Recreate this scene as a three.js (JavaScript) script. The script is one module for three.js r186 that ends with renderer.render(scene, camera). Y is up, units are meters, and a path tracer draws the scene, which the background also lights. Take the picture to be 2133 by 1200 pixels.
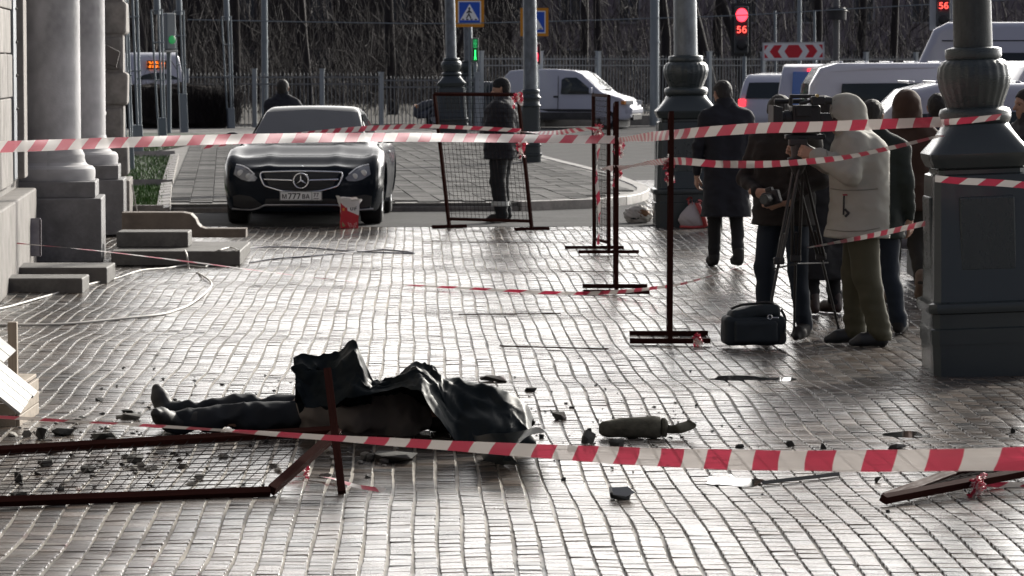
import * as THREE from 'three';
import { mergeGeometries, mergeVertices, toCreasedNormals } from 'three/addons/utils/BufferGeometryUtils.js';
import { RoundedBoxGeometry } from 'three/addons/geometries/RoundedBoxGeometry.js';
import { ConvexGeometry } from 'three/addons/geometries/ConvexGeometry.js';
import { ImprovedNoise } from 'three/addons/math/ImprovedNoise.js';

// ---------------------------------------------------------------- camera, sky, sun, exposure
const H = 1.92, F = 7000, PITCH = -Math.atan(465 / F);
const scene = new THREE.Scene();
const camera = new THREE.PerspectiveCamera(2 * Math.atan(600 / F) * 180 / Math.PI, 1024 / 576, 0.5, 3000);
camera.position.set(0, H, 0);
camera.rotation.x = PITCH;
camera.focus = 17; camera.userData.fStop = 15;
const renderer = new THREE.WebGLRenderer({ antialias: true });
renderer.toneMapping = THREE.LinearToneMapping;
renderer.toneMappingExposure = 1.52;
renderer.shadowMap.enabled = true;
const SKY = 0.8;
const SUN_AZ = 30 * Math.PI / 180, SUN_EL = 24 * Math.PI / 180;
const sunDir = new THREE.Vector3(Math.sin(SUN_AZ) * Math.cos(SUN_EL), Math.sin(SUN_EL), -Math.cos(SUN_AZ) * Math.cos(SUN_EL));
{ // hazy early-spring sky, paler and brighter round the low sun
  const w = 512, h = 256, d = new Float32Array(w * h * 4);
  for (let j = 0; j < h; j++) for (let i = 0; i < w; i++) {
    const el = ((j + 0.5) / h - 0.5) * Math.PI, az = ((i + 0.5) / w - 0.5) * 2 * Math.PI;
    const x = Math.cos(el) * Math.cos(az), y = Math.sin(el), z = Math.cos(el) * Math.sin(az);
    const g = Math.acos(Math.min(1, Math.max(-1, x * sunDir.x + y * sunDir.y + z * sunDir.z)));
    const up = Math.max(0, y), base = 0.15 - 0.05 * Math.sqrt(up), au = 6 * Math.exp(-g / 0.17) + 0.4 * Math.exp(-g / 0.6) + 43 * Math.exp(-g / 0.34) * Math.exp(-up / 0.19), k = (j * w + i) * 4;
    d[k] = base * (0.86 - 0.1 * up) + au * 1.0; d[k + 1] = base * (0.93 - 0.06 * up) + au * 0.97; d[k + 2] = base * (1.3 + 0.05 * up) + au * 0.92; d[k + 3] = 1;
    if (y < 0) { d[k] *= 0.35; d[k + 1] *= 0.34; d[k + 2] *= 0.33; }
  }
  const t = new THREE.DataTexture(d, w, h, THREE.RGBAFormat, THREE.FloatType); t.mapping = THREE.EquirectangularReflectionMapping; t.magFilter = t.minFilter = THREE.LinearFilter; t.needsUpdate = true;
  scene.background = t; scene.environment = t;
}
scene.backgroundIntensity = SKY; scene.environmentIntensity = SKY;
const sun = new THREE.DirectionalLight(new THREE.Color(1, 0.95, 0.86), 3.4);
sun.name = 'sun';
sun.position.copy(sunDir).multiplyScalar(120).add(new THREE.Vector3(0, 0, -60));
sun.target.position.set(0, 0, -60); sun.castShadow = true; sun.shadow.radius = 2;
Object.assign(sun.shadow.camera, { left: -60, right: 60, top: 70, bottom: -70, near: 1, far: 300 });
sun.shadow.mapSize.set(4096, 4096);
scene.add(sun, sun.target);

// ---------------------------------------------------------------- helpers
let seed = 12345;
function rnd() { seed = (seed + 0x6D2B79F5) | 0; let t = Math.imul(seed ^ (seed >>> 15), 1 | seed); t = (t + Math.imul(t ^ (t >>> 7), 61 | t)) ^ t; return ((t ^ (t >>> 14)) >>> 0) / 4294967296; }
const rr = (a, b) => a + (b - a) * rnd();
const V = (x, y, z) => new THREE.Vector3(x, y, z);
const lerp = (a, b, t) => a + (b - a) * t, clamp = (x, a, b) => Math.min(b, Math.max(a, x));
const sstep = (a, b, x) => { const t = clamp((x - a) / (b - a), 0, 1); return t * t * (3 - 2 * t); };
const perlin = new ImprovedNoise();
const noise = (x, y, z = 0) => perlin.noise(x + 0.37, y + 0.71, z + 0.53);
// a place in the street from where it is seen: gp = on the ground, pz = at a distance ahead
const CP = Math.cos(PITCH), SP = Math.sin(PITCH);
function ray(px, py) { const x = (px - 1066.5) / F, y = (600 - py) / F; return V(x, y * CP + SP, y * SP - CP); }
function gp(px, py, yy = 0) { const d = ray(px, py), t = (yy - H) / d.y; return V(d.x * t, yy, d.z * t); }
function pz(px, py, Z) { const d = ray(px, py), t = -Z / d.z; return V(d.x * t, H + d.y * t, -Z); }
const C = (r, g, b) => new THREE.Color().setRGB(r, g, b);
function mat(r, g, b, rough = 0.7, extra = {}) { return new THREE.MeshStandardMaterial({ color: C(r, g, b), roughness: rough, side: THREE.DoubleSide, ...extra }); }
const used = new Map();
function numbered(n) { const k = used.get(n) || 0; used.set(n, k + 1); return k ? n + '_' + String(k).padStart(3, '0') : n; }
function shadows(o) { o.castShadow = true; o.receiveShadow = true; return o; }
function group(name, label, category, pos = [0, 0, 0], ry = 0, grp) {
  const o = new THREE.Group(); o.name = numbered(name); o.position.set(...pos); o.rotation.y = ry; scene.add(o);
  if (label) o.userData = { label, category }; if (grp) o.userData.group = grp; return o;
}
function tag(o, label, category, grp) { o.userData = { label, category }; if (grp) o.userData.group = grp; return o; }
function mesh(name, geo, m, parent = scene) {
  if (Array.isArray(geo)) geo = join(geo);
  const o = shadows(new THREE.Mesh(geo, m)); o.name = parent === scene ? numbered(name) : name; parent.add(o); return o;
}
function struct(o) { o.userData.kind = 'structure'; return o; }
function stuff(o) { o.userData.kind = 'stuff'; return o; }
function join(list) {
  const g = list.map(x => { let q = x.index ? x.toNonIndexed() : x.clone(); for (const k of Object.keys(q.attributes)) if (!['position', 'normal', 'uv'].includes(k)) q.deleteAttribute(k); if (!q.attributes.uv) q.setAttribute('uv', new THREE.BufferAttribute(new Float32Array(q.attributes.position.count * 2), 2)); return q; });
  return mergeGeometries(g);
}
const box = (w, h, d, x = 0, y = 0, z = 0) => new THREE.BoxGeometry(w, h, d).translate(x, y, z);
const rbox = (w, h, d, r, x = 0, y = 0, z = 0, s = 2) => new RoundedBoxGeometry(w, h, d, s, Math.min(r, w / 2.01, h / 2.01, d / 2.01)).translate(x, y, z);
const cyl = (r0, r1, h, x = 0, y = 0, z = 0, n = 20) => new THREE.CylinderGeometry(r1, r0, h, n).translate(x, y + h / 2, z);
function rod(a, b, r0, r1 = r0, n = 8) {          // a round bar between two points
  const d = b.clone().sub(a), L = d.length();
  return new THREE.CylinderGeometry(r1, r0, L, n).translate(0, L / 2, 0).applyQuaternion(new THREE.Quaternion().setFromUnitVectors(V(0, 1, 0), d.normalize())).translate(a.x, a.y, a.z);
}
function bar(a, b, w, t = w, roll = 0) {          // a square bar between two points
  const d = b.clone().sub(a), L = d.length();
  return new THREE.BoxGeometry(w, L, t).rotateY(roll).translate(0, L / 2, 0).applyQuaternion(new THREE.Quaternion().setFromUnitVectors(V(0, 1, 0), d.normalize())).translate(a.x, a.y, a.z);
}
const tube = (pts, r, n = 60, m = 6) => new THREE.TubeGeometry(new THREE.CatmullRomCurve3(pts), n, r, m);
function lathe(profile, n = 40) { return new THREE.LatheGeometry(profile.map(p => new THREE.Vector2(p[0], p[1])), n); }
// loft of rounded-square sections: [half width, height, squareness 0..1]
function squareLoft(profile, n = 48) {
  const pos = [], idx = [], m = n + 1;
  profile.forEach(([r, y, q]) => {
    for (let i = 0; i <= n; i++) {
      const a = i / n * Math.PI * 2 + Math.PI / n, p = 2 + q * 16, c = Math.cos(a), s = Math.sin(a);
      const k = r / Math.pow(Math.pow(Math.abs(c), p) + Math.pow(Math.abs(s), p), 1 / p); pos.push(c * k, y, s * k);
    }
  });
  for (let j = 0; j < profile.length - 1; j++) for (let i = 0; i < n; i++) { const a = j * m + i, b = a + m; idx.push(a, b, a + 1, b, b + 1, a + 1); }
  const g = new THREE.BufferGeometry(); g.setAttribute('position', new THREE.Float32BufferAttribute(pos, 3)); g.setIndex(idx);
  return toCreasedNormals(g.toNonIndexed(), 0.6);
}
function extrude(pts, depth, bevel = 0) {         // outline in x,y; thickness along z, centred
  const s = new THREE.Shape(pts.map(p => new THREE.Vector2(p[0], p[1])));
  return new THREE.ExtrudeGeometry(s, { depth: depth - 2 * bevel, bevelEnabled: bevel > 0, bevelSize: bevel, bevelThickness: bevel, bevelSegments: 2, curveSegments: 8 }).translate(0, 0, -depth / 2 + bevel);
}
function tex(w, h, fn, srgb = false) {            // computed texture, fn(x, y) gives [r, g, b]
  const d = new Uint8Array(w * h * 4);
  for (let y = 0; y < h; y++) for (let x = 0; x < w; x++) { const c = fn(x / w, y / h), k = (y * w + x) * 4; d[k] = clamp(c[0], 0, 1) * 255; d[k + 1] = clamp(c[1], 0, 1) * 255; d[k + 2] = clamp(c[2], 0, 1) * 255; d[k + 3] = 255; }
  const t = new THREE.DataTexture(d, w, h); t.wrapS = t.wrapT = THREE.RepeatWrapping; t.magFilter = THREE.LinearFilter; t.minFilter = THREE.LinearMipmapLinearFilter; t.generateMipmaps = true;
  if (srgb) t.colorSpace = THREE.SRGBColorSpace; t.needsUpdate = true; return t;
}
function canvasTex(w, h, draw) {
  const c = document.createElement('canvas'); c.width = w; c.height = h; draw(c.getContext('2d'), w, h);
  const t = new THREE.CanvasTexture(c); t.colorSpace = THREE.SRGBColorSpace; return t;
}
// periodic noise for tiling maps
function tnoise(u, v, f, z = 0) { const a = noise(u * f, v * f, z), b = noise((u - 1) * f, v * f, z), c = noise(u * f, (v - 1) * f, z), d = noise((u - 1) * f, (v - 1) * f, z); return lerp(lerp(a, b, u), lerp(c, d, u), v); }
const grain = tex(256, 256, (u, v) => { const n = 0.5 + 0.35 * tnoise(u, v, 14) + 0.25 * tnoise(u, v, 40, 3) + 0.2 * (rnd() - 0.5); return [n, n, n]; });
const blotch = tex(256, 256, (u, v) => { const n = 0.62 + 0.3 * tnoise(u, v, 5) + 0.2 * tnoise(u, v, 13, 4) + 0.12 * tnoise(u, v, 37, 8); return [n, n, n]; });
const rep = (t, x, y = x) => { const c = t.clone(); c.repeat.set(x, y); c.needsUpdate = true; return c; };
function planarUV(g, s = 1) {                     // uv in metres from the larger plane
  const p = g.attributes.position, n = g.attributes.normal, uv = new Float32Array(p.count * 2);
  for (let i = 0; i < p.count; i++) { const ax = Math.abs(n.getX(i)), ay = Math.abs(n.getY(i)), az = Math.abs(n.getZ(i)); const [a, b] = ay > ax && ay > az ? [p.getX(i), p.getZ(i)] : ax > az ? [p.getZ(i), p.getY(i)] : [p.getX(i), p.getY(i)]; uv[2 * i] = a * s; uv[2 * i + 1] = b * s; }
  g.setAttribute('uv', new THREE.BufferAttribute(uv, 2)); return g;
}
// surface nets: a smooth mesh where fn(x, y, z) = 0 (negative inside)
function surfaceNet(fn, lo, hi, cell) {
  const n = [0, 1, 2].map(k => Math.ceil((hi[k] - lo[k]) / cell) + 2), [nx, ny, nz] = n, f = new Float32Array(nx * ny * nz);
  for (let k = 0, q = 0; k < nz; k++) for (let j = 0; j < ny; j++) for (let i = 0; i < nx; i++, q++) f[q] = fn(lo[0] + (i - 0.5) * cell, lo[1] + (j - 0.5) * cell, lo[2] + (k - 0.5) * cell);
  const id = new Int32Array(f.length).fill(-1), pos = [], idx = [], sx = 1, sy = nx, sz = nx * ny;
  for (let k = 0; k < nz - 1; k++) for (let j = 0; j < ny - 1; j++) for (let i = 0; i < nx - 1; i++) {
    const o = i + j * sy + k * sz; let cnt = 0, x = 0, y = 0, z = 0, m = 0;
    for (let c = 0; c < 8; c++) if (f[o + (c & 1) + ((c >> 1) & 1) * sy + (c >> 2) * sz] < 0) m |= 1 << c;
    if (m === 0 || m === 255) continue;
    for (let a = 0; a < 8; a++) for (let b = 0; b < 3; b++) {
      if (a & (1 << b)) continue; const e = a | (1 << b); if (((m >> a) & 1) === ((m >> e) & 1)) continue;
      const fa = f[o + (a & 1) + ((a >> 1) & 1) * sy + (a >> 2) * sz], fb = f[o + (e & 1) + ((e >> 1) & 1) * sy + (e >> 2) * sz], t = fa / (fa - fb);
      x += (a & 1) + (b === 0 ? t : 0); y += ((a >> 1) & 1) + (b === 1 ? t : 0); z += (a >> 2) + (b === 2 ? t : 0); cnt++;
    }
    id[o] = pos.length / 3; pos.push(lo[0] + (i - 0.5 + x / cnt) * cell, lo[1] + (j - 0.5 + y / cnt) * cell, lo[2] + (k - 0.5 + z / cnt) * cell);
  }
  const quad = (a, b, c, d, flip) => { if (a < 0 || b < 0 || c < 0 || d < 0) return; flip ? idx.push(a, c, b, a, d, c) : idx.push(a, b, c, a, c, d); };
  for (let k = 1; k < nz - 1; k++) for (let j = 1; j < ny - 1; j++) for (let i = 1; i < nx - 1; i++) {
    const o = i + j * sy + k * sz, s = f[o] < 0;
    if (s !== f[o + sx] < 0) quad(id[o - sy - sz], id[o - sz], id[o], id[o - sy], !s);
    if (s !== f[o + sy] < 0) quad(id[o - sx - sz], id[o - sx], id[o], id[o - sz], !s);
    if (s !== f[o + sz] < 0) quad(id[o - sx - sy], id[o - sy], id[o], id[o - sx], !s);
  }
  const g = new THREE.BufferGeometry(); g.setAttribute('position', new THREE.Float32BufferAttribute(pos, 3)); g.setIndex(idx); g.computeVertexNormals();
  g.setAttribute('uv', new THREE.Float32BufferAttribute(new Float32Array(pos.length / 3 * 2), 2));
  return g;
}
const smin = (a, b, k) => { const h = Math.max(k - Math.abs(a - b), 0) / k; return Math.min(a, b) - h * h * k * 0.25; };
function cap(p, a, b, ra, rb) {                   // tapered capsule
  const bx = b[0] - a[0], by = b[1] - a[1], bz = b[2] - a[2], px = p[0] - a[0], py = p[1] - a[1], pz_ = p[2] - a[2];
  const t = clamp((px * bx + py * by + pz_ * bz) / (bx * bx + by * by + bz * bz + 1e-9), 0, 1);
  return Math.hypot(px - bx * t, py - by * t, pz_ - bz * t) - lerp(ra, rb, t);
}
const ell = (p, c, r) => { const x = (p[0] - c[0]) / r[0], y = (p[1] - c[1]) / r[1], z = (p[2] - c[2]) / r[2], k = Math.hypot(x, y, z); return (k - 1) * Math.min(r[0], r[1], r[2]); };
const sbox = (p, c, h, r) => { const x = Math.abs(p[0] - c[0]) - h[0] + r, y = Math.abs(p[1] - c[1]) - h[1] + r, z = Math.abs(p[2] - c[2]) - h[2] + r; return Math.hypot(Math.max(x, 0), Math.max(y, 0), Math.max(z, 0)) + Math.min(Math.max(x, y, z), 0) - r; };
// ---------------------------------------------------------------- ground, paving, road
const TH = 1.69 * Math.PI / 180;                  // the setts run slightly to the left of the view
const toUV = (x, z) => [x * Math.cos(TH) - z * Math.sin(TH), -x * Math.sin(TH) - z * Math.cos(TH)];
const fromUV = (u, v) => [u * Math.cos(TH) - v * Math.sin(TH), -u * Math.sin(TH) - v * Math.cos(TH)];
function hGround(x, z) {                          // the trodden, uneven bed of the setts
  const [u, v] = toUV(x, z);
  const a = 0.012 * Math.sin(v * 2.3 + u * 0.35 + 0.7 * Math.sin(u * 0.9)) + 0.010 * Math.sin(v * 1.05 - u * 0.55 + 1.3) + 0.016 * noise(u * 0.45, v * 0.4, 2.2) + 0.008 * noise(u * 1.7, v * 1.3, 7);
  return a * sstep(41, 37, v);
}
const asphaltMap = tex(512, 512, (u, v) => { const n = 0.62 + 0.22 * tnoise(u, v, 6) + 0.2 * tnoise(u, v, 60, 5) + 0.25 * (rnd() - 0.5); return [n, n * 0.985, n * 0.97]; });
const roadM = new THREE.MeshPhysicalMaterial({ color: C(0.13, 0.13, 0.132), roughness: 1, specularIntensity: 0.2, side: THREE.DoubleSide, map: rep(asphaltMap, 1 / 3), bumpMap: rep(grain, 1 / 0.8), bumpScale: 0.004 });
function flatPoly(pts, y, thick, m, name, parent = scene, uvs = 1) {   // polygon of x,z points as a slab
  const s = new THREE.Shape(pts.map(p => new THREE.Vector2(p[0], -p[1])));
  const g = new THREE.ExtrudeGeometry(s, { depth: thick, bevelEnabled: false }).rotateX(-Math.PI / 2).translate(0, y - thick, 0);
  return mesh(name, planarUV(g, uvs), m, parent);
}
{ // one sheet to the horizon
  const g = planarUV(new THREE.PlaneGeometry(3000, 3000).rotateX(-Math.PI / 2).translate(0, -0.06, -900));
  struct(mesh('ground', g, mat(0.07, 0.065, 0.055, 0.95, { map: rep(blotch, 0.1) })));
}
struct(flatPoly([[-90, -36], [90, -36], [90, -109.5], [-90, -109.5]], -0.03, 0.02, roadM, 'road'));
// the paved square
const paving = struct(group('sett_paving', null, null));
const sandMap = tex(512, 512, (u, v) => { const n = 0.42 + 0.75 * tnoise(u, v, 3, 1) + 0.45 * tnoise(u, v, 9, 2) + 0.25 * tnoise(u, v, 50, 6) + 0.12 * (rnd() - 0.5); return [n, n * 0.97, n * 0.9]; });
const jointM = mat(0.5, 0.46, 0.41, 0.9, { map: rep(sandMap, 1 / 5.5), roughnessMap: rep(blotch, 0.4), bumpMap: rep(grain, 4), bumpScale: 0.006 });
const inSetts = (x, z) => { const Z = -z, [, v] = toUV(x, z); return v < 39.9 || (x > 1.86 + (Z - 40) * 0.004 && Z < 56); };
{
  const nx = 150, nz = 420, g = new THREE.PlaneGeometry(24, 52, nx, nz).rotateX(-Math.PI / 2).translate(0, 0, -30), p = g.attributes.position;
  for (let i = 0; i < p.count; i++) p.setY(i, hGround(p.getX(i), p.getZ(i)) - 0.0095 + 0.004 * noise(p.getX(i) * 9, p.getZ(i) * 5, 4) + 0.005 * sstep(0.6, -1.6, p.getX(i) + 1.2 * noise(p.getX(i) * 0.8, p.getZ(i) * 0.3, 9)));
  g.computeVertexNormals(); mesh('joint_sand', planarUV(g), jointM, paving);
}
const wetMap = tex(512, 512, (u, v) => { const n = 0.6 + 0.5 * tnoise(u, v, 4) + 0.34 * tnoise(u, v, 11, 2) + 0.1 * tnoise(u, v, 40, 6) + 0.06 * (rnd() - 0.5); return [n, n, n]; });
const settM = new THREE.MeshStandardMaterial({ vertexColors: true, roughness: 0.35, roughnessMap: rep(wetMap, 1 / 4.3), bumpMap: rep(grain, 1 / 0.11), bumpScale: 0.0009, side: THREE.DoubleSide });
{
  const P = [], N = [], CO = [], U = [], I = [];
  const near = [];
  function sett(u0, u1, v0, v1, out, keep) {
    const o = out ? { P: [], N: [], CO: [], U: [], I: [] } : { P, N, CO, U, I };
    const cu = (u0 + u1) / 2, cv = (v0 + v1) / 2, [cx, cz] = fromUV(cu, cv);
    const e = 0.05, hx = (hGround(cx + e, cz) - hGround(cx - e, cz)) / (2 * e), hz = (hGround(cx, cz + e) - hGround(cx, cz - e)) / (2 * e);
    const ta = rr(-1, 1) * rr(0, 0.032), tb = rr(-1, 1) * rr(0, 0.032), y0 = hGround(cx, cz) + rr(-0.0016, 0.0016);
    const t = rnd(), base = 0.04 + 0.1 * t * t * t + 0.025 * rnd() + 0.03 * noise(cx * 0.7, cz * 0.4, 12), w = rr(-0.006, 0.012);
    const col = [base * 1.12 + w, base, base * 0.9 - w * 0.6];
    const ox = rr(-0.8, 0.8), oz = rr(-0.8, 0.8), dome = rr(0.02, 0.1), ch = rr(0.003, 0.006);
    const ring = (inset, dy, ny) => {
      const s = o.P.length / 3;
      for (const [a, b] of [[-1, -1], [1, -1], [1, 1], [-1, 1]]) {
        const u = a < 0 ? u0 + inset : u1 - inset, v = b < 0 ? v0 + inset : v1 - inset, [x, z] = fromUV(u, v);
        const y = y0 + (x - cx) * (hx + ta) + (z - cz) * (hz + tb) + dy;
        o.P.push(x - (out ? cx : 0), y, z - (out ? cz : 0));
        const ou = fromUV(a, b); let n = V(-(hx + ta) + ou[0] * ny, 1, -(hz + tb) + ou[1] * ny).normalize(); o.N.push(n.x, n.y, n.z);
        o.CO.push(...col, 1); o.U.push(x + ox, z + oz);
      }
      return s;
    };
    const a = ring(ch, 0, dome * 0.6), b = ring(0.0015, -ch * 0.75, 0.8), c = ring(0, -0.035, 6);
    o.I.push(a, a + 1, a + 2, a, a + 2, a + 3);
    for (const [p, q] of [[a, b], [b, c]]) for (let i = 0; i < 4; i++) { const j = (i + 1) % 4; o.I.push(p + i, q + i, q + j, p + i, q + j, p + j); }
    if (out) { o.cx = cx; o.cz = cz; return o; }
  }
  const list = [];
  for (let iu = -80; iu < 90; iu++) {
    const u0 = iu * 0.1; let v = 10.3 + rr(0, 0.1);
    while (v < 56) {
      const L = rr(0.082, 0.122), [x, z] = fromUV(u0 + 0.05, v + L / 2), Z = -z;
      const wob = 0.004 * Math.sin(v * 3.1 + iu) + 0.006 * Math.sin(v * 0.9 + iu * 0.13);
      if (inSetts(x, z) && Math.abs(x) < 0.153 * Z + 1.0) list.push([u0 + 0.004 + wob + rr(0, 0.002), u0 + 0.096 + wob - rr(0, 0.002), v, v + L - rr(0.003, 0.008), x, Z]);
      v += L;
    }
  }
  const vis = list.filter(s => s[5] > 12.62 && Math.abs(s[4]) < 0.1515 * s[5]).sort((a, b) => a[5] - b[5]).slice(0, 300), own = new Set(vis);
  for (const s of list) {
    if (!own.has(s)) { sett(s[0], s[1], s[2], s[3], false); continue; }
    const o = sett(s[0], s[1], s[2], s[3], true), g = new THREE.BufferGeometry();
    g.setAttribute('position', new THREE.Float32BufferAttribute(o.P, 3)); g.setAttribute('normal', new THREE.Float32BufferAttribute(o.N, 3)); g.setAttribute('uv', new THREE.Float32BufferAttribute(o.U, 2)); g.setAttribute('color', new THREE.Float32BufferAttribute(o.CO, 4)); g.setIndex(o.I);
    mesh(numbered('sett'), g, settM, paving).position.set(o.cx, 0, o.cz);
  }
  const g = new THREE.BufferGeometry();
  g.setAttribute('position', new THREE.Float32BufferAttribute(P, 3)); g.setAttribute('normal', new THREE.Float32BufferAttribute(N, 3)); g.setAttribute('uv', new THREE.Float32BufferAttribute(U, 2)); g.setAttribute('color', new THREE.Float32BufferAttribute(CO, 4)); g.setIndex(I);
  stuff(mesh('setts', g, settM, paving));
}
struct(flatPoly([fromUV(-14, 39.92), fromUV(3.02, 39.92), [1.9, -56.5], [-16, -56.5]], -0.001, 0.05, roadM, 'driveway'));
// the slab pavement beyond, with a rounded corner and a granite kerb
const TB = 4.9 * Math.PI / 180, cB = Math.cos(TB), sB = Math.sin(TB);
const fromB = (u, v) => [u * cB - v * sB, -u * sB - v * cB];     // building and slab axes
const toB = (x, z) => [x * cB - z * sB, -x * sB - z * cB];
const kerbLine = [];   // outer edge of the pavement, x,z
{
  const a = gp(330, 443), b = gp(1080, 439), c = gp(1240, 433), d = gp(1347, 412);
  kerbLine.push([-40, -a.z * -1], [a.x, a.z], [b.x, b.z], [c.x, c.z]);
  const t = [[1300, 427], [1330, 421], [1345, 414], [1346, 408], [1335, 401]].map(q => gp(...q)); for (const q of t) kerbLine.push([q.x, q.z]);
  for (const q of [[1282, 378], [1132, 338], [1087, 318], [1010, 296], [900, 280], [700, 268]]) { const g = gp(...q); kerbLine.push([g.x, g.z]); }
  kerbLine.push([-40, kerbLine[kerbLine.length - 1][1] - 2]);
}
const pavement = struct(group('pavement', null, null));
const kerbM = mat(0.34, 0.31, 0.28, 0.55, { map: rep(blotch, 0.7), bumpMap: rep(grain, 3), bumpScale: 0.003 });
const slabBedM = mat(0.2, 0.19, 0.175, 0.8, { map: rep(blotch, 0.4) });
flatPoly(kerbLine, 0.108, 0.2, slabBedM, 'pavement_bed', pavement);
const KH = 0.125;
for (let i = 1; i < kerbLine.length - 2; i++) {    // kerb stones
  const [x0, z0] = kerbLine[i], [x1, z1] = kerbLine[i + 1], L = Math.hypot(x1 - x0, z1 - z0), n = Math.max(1, Math.round(L / 1.0));
  for (let k = 0; k < n; k++) {
    const t0 = k / n, t1 = (k + 1) / n, ax = lerp(x0, x1, t0), az = lerp(z0, z1, t0), bx = lerp(x0, x1, t1), bz = lerp(z0, z1, t1), l = Math.hypot(bx - ax, bz - az);
    const low = az > -44.5 && ax < 0.1 ? sstep(0.1, -0.9, ax) : 0, top = KH - 0.06 * low;
    const g = planarUV(rbox(l - 0.008, 0.3, 0.18, 0.015, 0, top - 0.15, 0.05)), q = mesh('kerb_stone', g, kerbM, pavement);
    q.position.set((ax + bx) / 2, rr(-0.003, 0.003), (az + bz) / 2); q.rotation.y = Math.atan2(-(bz - az), bx - ax) + Math.PI; q.name = numbered('kerb_stone');
  }
}
function inPoly(x, z, pts) { let c = false; for (let i = 0, j = pts.length - 1; i < pts.length; j = i++) { const [xi, zi] = pts[i], [xj, zj] = pts[j]; if (zi > z !== zj > z && x < (xj - xi) * (z - zi) / (zj - zi) + xi) c = !c; } return c; }
const lawnLeft = q => q < 0;
{
  const slabMs = [0, 1, 2].map(k => new THREE.MeshPhysicalMaterial({ color: C(0.11 + 0.05 * k, 0.108 + 0.048 * k, 0.106 + 0.046 * k), roughness: 1, specularIntensity: 0.2, map: rep(blotch, 0.6), bumpMap: rep(grain, 3), bumpScale: 0.002 }));
  const W = 0.3, L = 0.6, geos = [0, 1, 2, 3].map(() => planarUV(rbox(W - 0.008, 0.05, L - 0.008, 0.006, 0, 0, 0, 1)));
  const rest = [[], [], []], cand = [];
  for (let iu = -38; iu < 40; iu++) for (let iv = 0; iv < 70; iv++) {
    const u = iu * W, v = 43 + iv * L + (iu & 1) * 0.3, [x, z] = fromB(u, v);
    const e = 0.33; let ok = true; for (const [a, b] of [[e, 0], [-e, 0], [0, e], [0, -e]]) if (!inPoly(x + a, z + b, kerbLine)) ok = false;
    if (!ok || u < -0.72 || Math.abs(x) > 0.153 * -z + 1.5) continue;
    cand.push([x, z, Math.floor(rnd() * 3), rr(-0.004, 0.004), rr(-0.007, 0.007), rr(-0.007, 0.007), Math.floor(rnd() * 4)]);
  }
  cand.sort((a, b) => b[1] - a[1]);
  cand.forEach((s, i) => {
    const m4 = new THREE.Matrix4().makeRotationFromEuler(new THREE.Euler(s[4], TB, s[5])).setPosition(s[0], 0.125 - 0.025 + s[3], s[1]);
    if (i < 300) { const q = mesh(numbered('paving_slab'), geos[s[6]], slabMs[s[2]], pavement); q.name = q.name; q.matrix.copy(m4); q.matrix.decompose(q.position, q.quaternion, q.scale); }
    else rest[s[2]].push(geos[s[6]].clone().applyMatrix4(m4));
  });
  stuff(mesh('paving_slabs', join(rest[0]), slabMs[0], pavement)); stuff(mesh('paving_slabs', join(rest[1]), slabMs[1], pavement)); stuff(mesh('paving_slabs', join(rest[2]), slabMs[2], pavement));
}
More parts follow.
